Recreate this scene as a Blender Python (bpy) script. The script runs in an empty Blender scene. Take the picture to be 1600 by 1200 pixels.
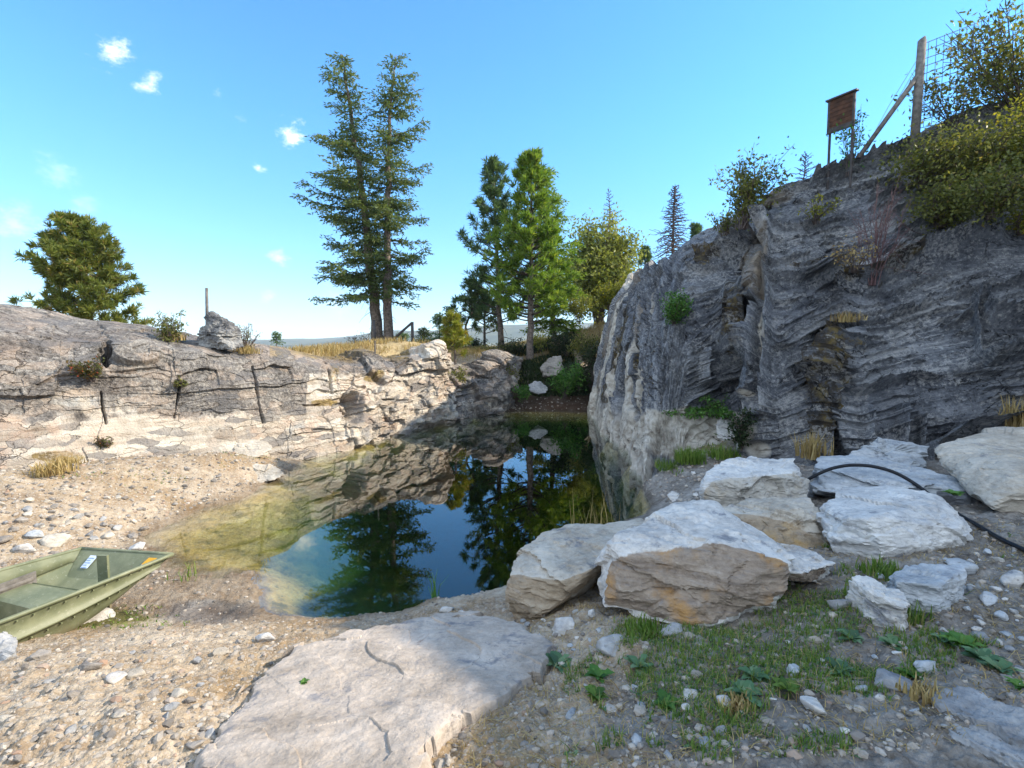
import bpy, bmesh, math, random
import numpy as np
from mathutils import Vector
R = math.radians
rng = np.random.default_rng(7)
random.seed(7)
SC = bpy.context.scene
COL = SC.collection

# ---------------------------------------------------------------- camera, sky, sun, exposure
CAM_H, F, PITCH = 2.4, 800.0, math.atan(60 / 800)
cam = bpy.data.cameras.new('camera')
cam.lens = 18; cam.sensor_width = 36; cam.sensor_fit = 'HORIZONTAL'; cam.clip_start = 0.05; cam.clip_end = 20000
cam_o = bpy.data.objects.new('camera', cam); COL.objects.link(cam_o)
cam_o.location = (0, 0, CAM_H); cam_o.rotation_euler = (math.pi / 2 - PITCH, 0, 0)
SC.camera = cam_o
SC.view_settings.view_transform = 'Standard'; SC.view_settings.look = 'None'
SC.view_settings.exposure = 1.5; SC.view_settings.gamma = 1
SUN_EL, SUN_AZ = R(33), R(6)          # azimuth measured from +x towards +y
SUN_DIR = Vector((math.cos(SUN_EL) * math.cos(SUN_AZ), math.cos(SUN_EL) * math.sin(SUN_AZ), math.sin(SUN_EL)))
sl = bpy.data.lights.new('sun', 'SUN'); sl.energy = 3.1; sl.angle = R(0.5); sl.color = (1, 0.89, 0.72)
so = bpy.data.objects.new('sun', sl); COL.objects.link(so)
so.rotation_euler = (-SUN_DIR).to_track_quat('-Z', 'Y').to_euler(); so.location = (20, -4, 20)

cp, sp = math.cos(PITCH), math.sin(PITCH)
def ray(px, py):
    a, b = (px - 800) / F, (600 - py) / F
    return np.array([a, cp + b * sp, -sp + b * cp])
def P(px, py, D):                        # the point seen at a pixel, D metres ahead
    d = ray(px, py); return np.array([0, 0, CAM_H]) + d * (D / d[1])
def G(px, py, z):                        # the point seen at a pixel, at height z
    d = ray(px, py); return np.array([0, 0, CAM_H]) + d * ((z - CAM_H) / d[2])
def proj(p):
    p = np.asarray(p, float); x, y, z = p[..., 0], p[..., 1], p[..., 2] - CAM_H
    f = y * cp - z * sp; u = y * sp + z * cp
    f = np.maximum(f, 0.05)
    return 800 + F * x / f, 600 - F * u / f

W = bpy.data.worlds.new('World'); SC.world = W; W.use_nodes = True
def build_world():
    t = W.node_tree; t.nodes.clear(); L = t.links.new
    out = t.nodes.new('ShaderNodeOutputWorld'); bg = t.nodes.new('ShaderNodeBackground')
    sky = t.nodes.new('ShaderNodeTexSky'); sky.sky_type = 'NISHITA'; sky.sun_disc = False
    sky.sun_elevation = SUN_EL; sky.sun_rotation = math.pi / 2 - SUN_AZ
    sky.air_density = 1.0; sky.dust_density = 0.1; sky.ozone_density = 1.6; sky.altitude = 1200
    hs = t.nodes.new('ShaderNodeHueSaturation'); hs.inputs['Hue'].default_value = 0.493; hs.inputs['Saturation'].default_value = 1.05; hs.inputs['Value'].default_value = 1.0
    L(sky.outputs[0], hs.inputs['Color'])
    tc = t.nodes.new('ShaderNodeTexCoord')
    n = t.nodes.new('ShaderNodeTexNoise'); n.inputs['Scale'].default_value = 26; n.inputs['Detail'].default_value = 8; n.inputs['Roughness'].default_value = 0.7
    mp = t.nodes.new('ShaderNodeMapping'); mp.inputs['Scale'].default_value = (1, 1, 1.7)
    L(tc.outputs['Generated'], mp.inputs['Vector']); L(mp.outputs[0], n.inputs['Vector'])
    total = None
    blobs = [(175, 80, .030, .85), (235, 132, .024, .7), (455, 212, .034, .9), (404, 262, .012, .8), (435, 404, .024, .45), (340, 147, .014, .3), (378, 185, .016, .2),
             (20, 350, .045, .3), (130, 320, .03, .18), (420, 460, .022, .3), (520, 470, .04, .2), (90, 268, .04, .2)]
    for px, py, r, s in blobs:
        d = ray(px, py); d = d / np.linalg.norm(d)
        dist = t.nodes.new('ShaderNodeVectorMath'); dist.operation = 'DISTANCE'; dist.inputs[1].default_value = tuple(d)
        L(tc.outputs['Generated'], dist.inputs[0])
        m = t.nodes.new('ShaderNodeMath'); m.operation = 'DIVIDE'; m.inputs[1].default_value = r
        L(dist.outputs['Value'], m.inputs[0])
        m2 = t.nodes.new('ShaderNodeMath'); m2.operation = 'MULTIPLY_ADD'; m2.inputs[1].default_value = 3.4
        L(n.outputs['Fac'], m2.inputs[0])
        m1 = t.nodes.new('ShaderNodeMath'); m1.operation = 'MULTIPLY'; m1.inputs[1].default_value = -1.0; L(m.outputs[0], m1.inputs[0])
        L(m1.outputs[0], m2.inputs[2])
        mr = t.nodes.new('ShaderNodeMapRange'); mr.interpolation_type = 'SMOOTHSTEP'
        mr.inputs['From Min'].default_value = .95; mr.inputs['From Max'].default_value = 2.1; mr.inputs['To Max'].default_value = s
        L(m2.outputs[0], mr.inputs['Value'])
        if total is None: total = mr.outputs[0]
        else:
            mx = t.nodes.new('ShaderNodeMath'); mx.operation = 'MAXIMUM'; L(total, mx.inputs[0]); L(mr.outputs[0], mx.inputs[1]); total = mx.outputs[0]
    mix = t.nodes.new('ShaderNodeMix'); mix.data_type = 'RGBA'
    sx = t.nodes.new('ShaderNodeSeparateXYZ'); L(tc.outputs['Generated'], sx.inputs[0])
    mr = t.nodes.new('ShaderNodeMapRange'); mr.interpolation_type = 'SMOOTHSTEP'; mr.inputs['From Min'].default_value = -.02; mr.inputs['From Max'].default_value = .42; L(sx.outputs[2], mr.inputs['Value'])
    tint = t.nodes.new('ShaderNodeMix'); tint.data_type = 'RGBA'; tint.inputs[6].default_value = (.46, .58, .72, 1); tint.inputs[7].default_value = (.40, .74, .95, 1); L(mr.outputs[0], tint.inputs[0])
    mul = t.nodes.new('ShaderNodeMix'); mul.data_type = 'RGBA'; mul.blend_type = 'MULTIPLY'; mul.inputs[0].default_value = 1; L(hs.outputs[0], mul.inputs[6]); L(tint.outputs[2], mul.inputs[7])
    L(total, mix.inputs[0]); L(mul.outputs[2], mix.inputs[6]); mix.inputs[7].default_value = (4.6, 4.65, 4.8, 1)
    # added fill: unseen pale brightness in the sky behind the camera, lifts the shade
    n2 = t.nodes.new('ShaderNodeTexNoise'); n2.inputs['Scale'].default_value = 3.2; n2.inputs['Detail'].default_value = 7; L(tc.outputs['Generated'], n2.inputs['Vector'])
    dp = t.nodes.new('ShaderNodeVectorMath'); dp.operation = 'DOT_PRODUCT'; dp.inputs[1].default_value = (-.25, -.88, .40); L(tc.outputs['Generated'], dp.inputs[0])
    ad = t.nodes.new('ShaderNodeMath'); ad.operation = 'MULTIPLY_ADD'; ad.inputs[1].default_value = 1.1; L(n2.outputs['Fac'], ad.inputs[0]); L(dp.outputs['Value'], ad.inputs[2])
    cb = t.nodes.new('ShaderNodeMapRange'); cb.interpolation_type = 'SMOOTHSTEP'; cb.inputs['From Min'].default_value = .72; cb.inputs['From Max'].default_value = 1.0; cb.inputs['To Max'].default_value = .95; L(ad.outputs[0], cb.inputs['Value'])
    mix2 = t.nodes.new('ShaderNodeMix'); mix2.data_type = 'RGBA'; L(cb.outputs[0], mix2.inputs[0]); L(mix.outputs[2], mix2.inputs[6]); mix2.inputs[7].default_value = (3.3, 3.9, 4.7, 1)
    mix = mix2
    L(mix.outputs[2], bg.inputs['Color']); bg.inputs['Strength'].default_value = 0.15
    L(bg.outputs[0], out.inputs['Surface'])
build_world()

# ---------------------------------------------------------------- noise
def _h(ix, iy, iz, seed):
    h = (ix.astype(np.int64) * 374761393 + iy.astype(np.int64) * 668265263 + iz.astype(np.int64) * 2147483647 + seed * 974634541) & 0xffffffff
    h = ((h ^ (h >> 13)) * 1274126177) & 0xffffffff
    h = ((h ^ (h >> 16)) * 2246822519) & 0xffffffff
    return ((h ^ (h >> 15)) & 0xffffff) / float(0xffffff)
def vnoise(p, seed=0):
    i = np.floor(p); f = p - i; f = f * f * f * (f * (f * 6 - 15) + 10); i = i.astype(np.int64)
    r = 0
    for dx in (0, 1):
        wx = f[:, 0] if dx else 1 - f[:, 0]
        for dy in (0, 1):
            wy = f[:, 1] if dy else 1 - f[:, 1]
            for dz in (0, 1):
                wz = f[:, 2] if dz else 1 - f[:, 2]
                r = r + wx * wy * wz * _h(i[:, 0] + dx, i[:, 1] + dy, i[:, 2] + dz, seed)
    return r * 2 - 1
def fbm(p, octv=4, lac=2.03, gain=0.5, seed=0):
    a, r, s = 1.0, 0, 0
    for k in range(octv):
        r = r + a * vnoise(p, seed + k); s += a; p = p * lac + 17.3; a *= gain
    return r / s
def worley2(q, seed=0):                  # F1, F2 and the id of the nearest cell, in 2-D
    i = np.floor(q).astype(np.int64)
    f1 = np.full(len(q), 9.0); f2 = np.full(len(q), 9.0); idv = np.zeros(len(q))
    z = np.zeros(len(q), np.int64)
    for dx in (-1, 0, 1):
        for dy in (-1, 0, 1):
            cx, cy = i[:, 0] + dx, i[:, 1] + dy
            px = cx + .1 + .8 * _h(cx, cy, z, seed); py = cy + .1 + .8 * _h(cx, cy, z + 1, seed)
            d = np.maximum(np.abs(q[:, 0] - px), np.abs(q[:, 1] - py)) * .6 + .4 * np.hypot(q[:, 0] - px, q[:, 1] - py)
            idc = _h(cx, cy, z + 2, seed)
            n = d < f1
            f2 = np.where(n, f1, np.minimum(f2, d)); idv = np.where(n, idc, idv); f1 = np.where(n, d, f1)
    return f1, f2, idv
def sstep(a, b, x):
    t = np.clip((x - a) / (b - a), 0, 1); return t * t * (3 - 2 * t)

# ---------------------------------------------------------------- mesh helpers
def mesh_obj(name, V, faces, mat, parent=None, attrs=None, smooth=True, mats=None, midx=None):
    """one mesh object from numpy: faces is an (N,3)/(N,4) array or a list of such arrays"""
    V = np.asarray(V, np.float32)
    if isinstance(faces, np.ndarray): faces = [faces]
    faces = [np.asarray(f, np.int32) for f in faces if len(f)]
    me = bpy.data.meshes.new(name)
    me.vertices.add(len(V)); me.vertices.foreach_set('co', V.ravel())
    nl = sum(f.size for f in faces); npoly = sum(len(f) for f in faces)
    me.loops.add(nl); me.polygons.add(npoly)
    me.loops.foreach_set('vertex_index', np.concatenate([f.ravel() for f in faces]))
    starts = []; o = 0
    for f in faces:
        k = f.shape[1]; starts.append(o + np.arange(len(f)) * k); o += f.size
    me.polygons.foreach_set('loop_start', np.concatenate(starts).astype(np.int32))
    me.polygons.foreach_set('use_smooth', np.full(npoly, smooth))
    for m in (mats or [mat]): me.materials.append(m)
    if midx is not None: me.polygons.foreach_set('material_index', np.asarray(midx, np.int32))
    for k, a in (attrs or {}).items():
        at = me.attributes.new(k, 'FLOAT', 'POINT'); at.data.foreach_set('value', np.asarray(a, np.float32))
    me.update(calc_edges=True); me.validate()
    o = bpy.data.objects.new(name, me); COL.objects.link(o)
    if parent is not None: o.parent = parent
    return o
def tag(o, label, cat, group=None, kind=None):
    if label: o['label'] = label
    if cat: o['category'] = cat
    if group: o['group'] = group
    if kind: o['kind'] = kind
    return o
def thing(name, label, cat, loc, group=None, rz=0):
    o = bpy.data.objects.new(name, None); COL.objects.link(o); o.empty_display_size = .2
    o.location = tuple(loc); o.rotation_euler = (0, 0, rz)
    return tag(o, label, cat, group)
def structure(o): o['kind'] = 'structure'; return o
def grid_faces(nr, nc):
    i = np.arange(nr * nc).reshape(nr, nc)
    return np.stack([i[:-1, :-1], i[:-1, 1:], i[1:, 1:], i[1:, :-1]], -1).reshape(-1, 4)

class MB:                                # collects pieces into one mesh
    def __init__(s): s.V = []; s.T = []; s.Q = []; s.n = 0; s.A = []
    def add(s, V, T=None, Q=None, a=0.5):
        V = np.asarray(V, float)
        if T is not None and len(T): s.T.append(np.asarray(T) + s.n)
        if Q is not None and len(Q): s.Q.append(np.asarray(Q) + s.n)
        s.V.append(V); s.A.append(np.broadcast_to(np.asarray(a, float), (len(V),))); s.n += len(V)
    def tube(s, pts, rad, k=6, cap=True, a=0.5):
        pts = np.asarray(pts, float); rad = np.broadcast_to(np.asarray(rad, float), (len(pts),))
        t = np.gradient(pts, axis=0); t /= np.linalg.norm(t, axis=1)[:, None] + 1e-9
        up = np.where(np.abs(t[:, 2:3]) > .9, [[1., 0, 0]], [[0., 0, 1]])
        u = np.cross(t, up); u /= np.linalg.norm(u, axis=1)[:, None] + 1e-9; v = np.cross(t, u)
        an = np.arange(k) / k * 2 * np.pi
        V = pts[:, None] + rad[:, None, None] * (np.cos(an)[None, :, None] * u[:, None] + np.sin(an)[None, :, None] * v[:, None])
        V = V.reshape(-1, 3); m = len(pts); i = np.arange(m * k).reshape(m, k); j = np.roll(i, -1, 1)
        Q = np.stack([i[:-1], j[:-1], j[1:], i[1:]], -1).reshape(-1, 4)
        T = []
        if cap:
            for row, fl in ((i[0], 1), (i[-1], 0)):
                for q in range(1, k - 1): T.append((row[0], row[q + fl - 0 if fl else q], row[q if fl else q + 1]))
        s.add(V, np.array(T) if T else None, Q, a)
    def box(s, c, h, axes=None, a=0.5):
        ax = np.eye(3) if axes is None else np.asarray(axes, float)
        V = np.array([[x, y, z] for x in (-1, 1) for y in (-1, 1) for z in (-1, 1)], float) * np.asarray(h)
        V = V @ ax + np.asarray(c)
        s.add(V, None, [(0, 1, 3, 2), (4, 6, 7, 5), (0, 4, 5, 1), (2, 3, 7, 6), (0, 2, 6, 4), (1, 5, 7, 3)], a)
    def build(s, name, mat, parent=None, smooth=False, origin=None):
        V = np.concatenate(s.V)
        if origin is not None: V = V - np.asarray(origin)
        f = []
        if s.T: f.append(np.concatenate(s.T))
        if s.Q: f.append(np.concatenate(s.Q))
        return mesh_obj(name, V, f, mat, parent, {'rnd': np.concatenate(s.A)}, smooth)

# ---------------------------------------------------------------- materials
class NT:
    def __init__(s, name):
        s.m = bpy.data.materials.new(name); s.m.use_nodes = True; s.t = s.m.node_tree; s.t.nodes.clear()
        s.out = s.t.nodes.new('ShaderNodeOutputMaterial')
    def n(s, ty, **kw):
        x = s.t.nodes.new(ty)
        for k, v in kw.items(): setattr(x, k, v)
        return x
    def put(s, sock, v):
        if hasattr(v, 'is_output'): s.t.links.new(v, sock)
        elif isinstance(v, (tuple, list)) and len(v) == 3 and sock.type == 'RGBA': sock.default_value = (*v, 1)
        else: sock.default_value = v
    def pos(s): return s.n('ShaderNodeNewGeometry').outputs['Position']
    def attr(s, name): return s.n('ShaderNodeAttribute', attribute_name=name).outputs['Fac']
    def noise(s, vec, scale, detail=6, rough=.55, dist=0):
        x = s.n('ShaderNodeTexNoise'); s.put(x.inputs['Vector'], vec); s.put(x.inputs['Scale'], scale)
        s.put(x.inputs['Detail'], detail); s.put(x.inputs['Roughness'], rough); s.put(x.inputs['Distortion'], dist)
        return x.outputs['Fac']
    def voro(s, vec, scale, feature='F1', out='Distance', rand=1):
        x = s.n('ShaderNodeTexVoronoi', feature=feature); s.put(x.inputs['Vector'], vec); s.put(x.inputs['Scale'], scale); s.put(x.inputs['Randomness'], rand)
        return x.outputs[out]
    def mapv(s, vec, scale=(1, 1, 1), loc=(0, 0, 0), rot=(0, 0, 0)):
        x = s.n('ShaderNodeMapping'); s.put(x.inputs['Vector'], vec); x.inputs['Scale'].default_value = scale; x.inputs['Location'].default_value = loc; x.inputs['Rotation'].default_value = rot
        return x.outputs[0]
    def math(s, op, a, b=0.0, c=None, clamp=False):
        x = s.n('ShaderNodeMath', operation=op, use_clamp=clamp); s.put(x.inputs[0], a); s.put(x.inputs[1], b)
        if c is not None: s.put(x.inputs[2], c)
        return x.outputs[0]
    def st(s, v, k): return s.math('MULTIPLY_ADD', v, k, .5 - .5 * k)
    def rng(s, v, a, b, c=0.0, d=1.0):
        x = s.n('ShaderNodeMapRange', interpolation_type='SMOOTHSTEP')
        for i, q in enumerate((v, a, b, c, d)): s.put(x.inputs[i], q)
        return x.outputs[0]
    def mix(s, f, a, b, mode='MIX'):
        x = s.n('ShaderNodeMix', data_type='RGBA', blend_type=mode); s.put(x.inputs[0], f); s.put(x.inputs[6], a); s.put(x.inputs[7], b)
        return x.outputs[2]
    def ramp(s, v, stops):
        x = s.n('ShaderNodeValToRGB'); s.put(x.inputs[0], v); e = x.color_ramp.elements
        while len(e) < len(stops): e.new(.5)
        for i, (p, c) in enumerate(stops): e[i].position = p; e[i].color = (*c, 1)
        return x.outputs[0]
    def comb(s, x_, y_, z_):
        x = s.n('ShaderNodeCombineXYZ'); s.put(x.inputs[0], x_); s.put(x.inputs[1], y_); s.put(x.inputs[2], z_); return x.outputs[0]
    def sep(s, v):
        x = s.n('ShaderNodeSeparateXYZ'); s.put(x.inputs[0], v); return x.outputs
    def bump(s, h, strength=.5, dist=.02, normal=None):
        x = s.n('ShaderNodeBump'); s.put(x.inputs['Strength'], strength); s.put(x.inputs['Distance'], dist); s.put(x.inputs['Height'], h)
        if normal is not None: s.put(x.inputs['Normal'], normal)
        return x.outputs[0]
    def bsdf(s, col, rough=.85, normal=None, spec=.25, **kw):
        x = s.n('ShaderNodeBsdfPrincipled'); s.put(x.inputs['Base Color'], col); s.put(x.inputs['Roughness'], rough)
        s.put(x.inputs['Specular IOR Level'], spec)
        if normal is not None: s.put(x.inputs['Normal'], normal)
        for k, v in kw.items(): s.put(x.inputs[k], v)
        return x.outputs[0]
    def done(s, sh): s.t.links.new(sh, s.out.inputs['Surface']); return s.m

def mat_plain(name, col, rough=.7, var=.25, scale=8, metal=0.0, bump=.15, bdist=.005):
    m = NT(name); p = m.pos(); n = m.noise(p, scale, 6, .6)
    c = m.mix(m.rng(n, .3, .7), tuple(x * (1 - var) for x in col), tuple(min(1, x * (1 + var)) for x in col))
    return m.done(m.bsdf(c, rough, m.bump(m.noise(p, scale * 6, 5, .6), bump, bdist), Metallic=metal))

def mat_leaf(name, stops, trans=.35, rough=.55):
    m = NT(name); r = m.attr('rnd')
    c = m.ramp(r, stops)
    a = m.bsdf(c, rough, spec=.3)
    tr = m.n('ShaderNodeBsdfTranslucent'); m.put(tr.inputs[0], m.mix(1.0, c, (1.0, 1.0, .55), 'MULTIPLY'))
    mx = m.n('ShaderNodeMixShader'); m.put(mx.inputs[0], trans); m.put(mx.inputs[1], a); m.put(mx.inputs[2], tr.outputs[0])
    return m.done(mx.outputs[0])

def chips(m, p, bed, al):
    """thin black joints and stepped flakes in bedding coordinates"""
    w = m.noise(p, 2.4, 4, .6); w2 = m.noise(m.mapv(p, (1, 1, 1), (7, 3, 1)), 2.4, 4, .6)
    outc = outs = None; tones = []
    for sb, sa, wd in ((3.2, 1.1, .022), (9.5, 3.4, .03)):
        v = m.comb(m.math('MULTIPLY_ADD', bed, sb, m.math('MULTIPLY', w, 1.6)), m.math('MULTIPLY_ADD', al, sa, m.math('MULTIPLY', w2, 1.6)), 0.0)
        e = m.n('ShaderNodeTexVoronoi', feature='DISTANCE_TO_EDGE', voronoi_dimensions='2D'); m.put(e.inputs['Vector'], v); m.put(e.inputs['Scale'], 1.0)
        f = m.n('ShaderNodeTexVoronoi', feature='F1', voronoi_dimensions='2D'); m.put(f.inputs['Vector'], v); m.put(f.inputs['Scale'], 1.0)
        tones.append(m.sep(f.outputs['Color']))
        ck = m.math('MULTIPLY', m.rng(e.outputs['Distance'], 0.0, wd, 1, 0), m.rng(m.noise(m.mapv(p, (1, 1, 1), (sb, 0, 0)), 1.3, 5, .6), .50, .60))
        st = m.math('MULTIPLY', m.sep(f.outputs['Color'])[0], 1.0 if sb < 5 else .55)
        outc = ck if outc is None else m.math('MAXIMUM', outc, ck); outs = st if outs is None else m.math('ADD', outs, st)
    return outc, outs, tones

def mat_right_cliff():
    m = NT('grey_lichen_rock'); p = m.pos(); bed = m.attr('bed'); al = m.attr('along'); pale = m.attr('pale'); moss = m.attr('moss'); tan = m.attr('tan')
    big = m.noise(p, .55, 5, .55); mid = m.noise(p, 3.2, 8, .65, .3); fine = m.noise(p, 17, 8, .72); tiny = m.noise(p, 60, 4, .7)
    st = m.noise(m.comb(m.math('MULTIPLY', bed, 9.0), m.math('MULTIPLY', al, .9), 0.0), 1.0, 7, .66)
    st2 = m.noise(m.comb(m.math('MULTIPLY', bed, 34.0), m.math('MULTIPLY', al, 2.4), 3.0), 1.0, 5, .62)
    v = m.st(m.math('ADD', m.math('MULTIPLY', m.math('ADD', m.math('MULTIPLY', mid, .55), m.math('MULTIPLY', fine, .45)), .55), m.math('MULTIPLY', st, .45)), 2.5)
    c = m.ramp(v, [(.16, (.026, .028, .033)), (.36, (.105, .111, .123)), (.56, (.245, .255, .272)), (.84, (.48, .485, .49))])
    c = m.mix(m.rng(big, .42, .62, 0, .55), c, m.mix(m.rng(fine, .35, .65), (.055, .058, .07), (.15, .155, .165)))
    c = m.mix(m.rng(st2, .55, .68, 0, .75), c, (.44, .435, .425))
    c = m.mix(m.rng(fine, .56, .65, 0, .8), c, (.42, .42, .41))                              # pale lichen flecks
    c = m.mix(m.math('MULTIPLY', m.rng(m.noise(p, 9, 8, .75), .56, .66), .7), c, (.52, .50, .46))
    c = m.mix(m.math('MULTIPLY', m.rng(m.noise(p, 23, 6, .7), .57, .66), .9), c, (.016, .016, .019))  # black lichen
    c = m.mix(m.math('MULTIPLY', m.rng(tan, .2, .8), m.rng(mid, .35, .6, .35, .95)), c, (.27, .215, .155))
    mn = m.math('ADD', m.math('MULTIPLY', m.math('SUBTRACT', fine, .5), 1.6), m.math('MULTIPLY', m.math('SUBTRACT', mid, .5), 2.2))
    mm = m.math('MULTIPLY', m.rng(m.math('ADD', moss, m.math('MULTIPLY', mn, m.rng(moss, 0.0, .12))), .32, .62), .9)
    c = m.mix(mm, c, m.ramp(m.noise(p, 5, 6, .6), [(.38, (.022, .016, .011)), (.5, (.055, .038, .018)), (.62, (.16, .11, .02))]))
    ck, st_, tn = chips(m, p, bed, al)
    c = m.mix(m.math('MULTIPLY', m.rng(tn[0][1], .45, .8), .6), c, m.mix(1, c, (.52, .54, .60), 'MULTIPLY'))
    c = m.mix(m.math('MULTIPLY', m.rng(tn[1][2], .62, .72), m.rng(fine, .46, .58, .0, .6)), c, (.40, .39, .375))
    c = m.mix(m.math('MULTIPLY', m.rng(pale, .25, .7), m.rng(st, .25, .5, .8, 1)), c, m.ramp(m.st(m.noise(p, 6, 8, .6), 1.7), [(.2, (.30, .255, .205)), (.5, (.56, .51, .43)), (.8, (.72, .68, .61))]))
    c = m.mix(m.rng(m.sep(p)[2], -.03, -.2), c, (.045, .06, .04))
    c = m.mix(m.math('MULTIPLY', ck, .85), c, (.012, .012, .014))
    h = m.math('ADD', m.math('MULTIPLY', mid, .9), m.math('ADD', m.math('MULTIPLY', fine, .6), m.math('ADD', m.math('MULTIPLY', st2, .25), m.math('MULTIPLY', tiny, .2))))
    h = m.math('ADD', h, m.math('SUBTRACT', m.math('MULTIPLY', st_, .55), m.math('MULTIPLY', ck, .5)))
    return m.done(m.bsdf(c, .78, m.bump(h, 1.0, .10), .25))

def mat_left_cliff():
    m = NT('pale_quarried_rock'); p = m.pos(); bed = m.attr('bed'); al = m.attr('along'); fresh = m.attr('pale'); moss = m.attr('moss')
    big = m.noise(p, .6, 5, .55); mid = m.noise(p, 3.0, 8, .66, .3); fine = m.noise(p, 18, 8, .72); tiny = m.noise(p, 55, 4, .7)
    st = m.noise(m.comb(m.math('MULTIPLY', bed, 8.0), m.math('MULTIPLY', al, .7), 0.0), 1.0, 7, .66)
    grey = m.ramp(m.st(m.math('ADD', m.math('MULTIPLY', fine, .62), m.math('MULTIPLY', mid, .38)), 2.5), [(.16, (.055, .049, .044)), (.42, (.165, .15, .135)), (.62, (.30, .275, .245)), (.86, (.48, .445, .39))])
    grey = m.mix(m.rng(big, .5, .68, 0, .75), grey, m.mix(m.rng(fine, .3, .7), (.20, .145, .11), (.38, .31, .25)))
    pal = m.ramp(m.st(m.math('ADD', m.math('MULTIPLY', mid, .4), m.math('MULTIPLY', st, .6)), 1.35), [(.26, (.20, .15, .105)), (.40, (.42, .355, .28)), (.55, (.60, .54, .45)), (.74, (.72, .68, .61))])
    pal = m.mix(m.rng(m.noise(p, 1.5, 7, .6), .50, .64, 0, .65), pal, (.43, .30, .22))
    pal = m.mix(m.rng(m.noise(p, 2.3, 7, .62), .58, .68, 0, .7), pal, (.30, .31, .31))
    f2 = m.rng(m.math('ADD', fresh, m.math('MULTIPLY', m.math('SUBTRACT', mid, .5), 1.3)), .35, .62)
    c = m.mix(f2, grey, pal)
    c = m.mix(m.math('MULTIPLY', m.rng(m.noise(p, 26, 7, .74), .60, .68), .75), c, (.07, .065, .06))
    mm = m.rng(m.math('ADD', moss, m.math('MULTIPLY', m.math('SUBTRACT', fine, .5), 1.1)), .35, .65)
    c = m.mix(mm, c, m.ramp(m.noise(p, 4, 6, .6), [(.35, (.16, .115, .055)), (.6, (.33, .245, .10))]))
    ck, st_, tn = chips(m, p, bed, al)
    c = m.mix(m.math('MULTIPLY', m.rng(tn[0][1], .5, .75), .7), c, m.mix(1, c, (.66, .63, .62), 'MULTIPLY'))
    c = m.mix(m.math('MULTIPLY', m.rng(tn[1][2], .55, .7), m.rng(mid, .4, .55, .0, .3)), c, (.50, .37, .27))
    c = m.mix(m.math('MULTIPLY', m.rng(tn[1][1], .68, .76), m.rng(big, .4, .55, .15, .7)), c, (.155, .15, .15))
    c = m.mix(m.math('MULTIPLY', m.rng(m.sep(p)[2], -.05, -.35), .8), c, (.12, .09, .035))
    c = m.mix(m.math('MULTIPLY', ck, .7), c, (.05, .042, .035))
    h = m.math('ADD', m.math('MULTIPLY', mid, .9), m.math('ADD', m.math('MULTIPLY', fine, .6), m.math('ADD', m.math('MULTIPLY', st, .35), m.math('MULTIPLY', tiny, .2))))
    h = m.math('ADD', h, m.math('SUBTRACT', m.math('MULTIPLY', st_, .5), m.math('MULTIPLY', ck, .5)))
    return m.done(m.bsdf(c, .85, m.bump(h, .95, .08), .2))

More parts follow.
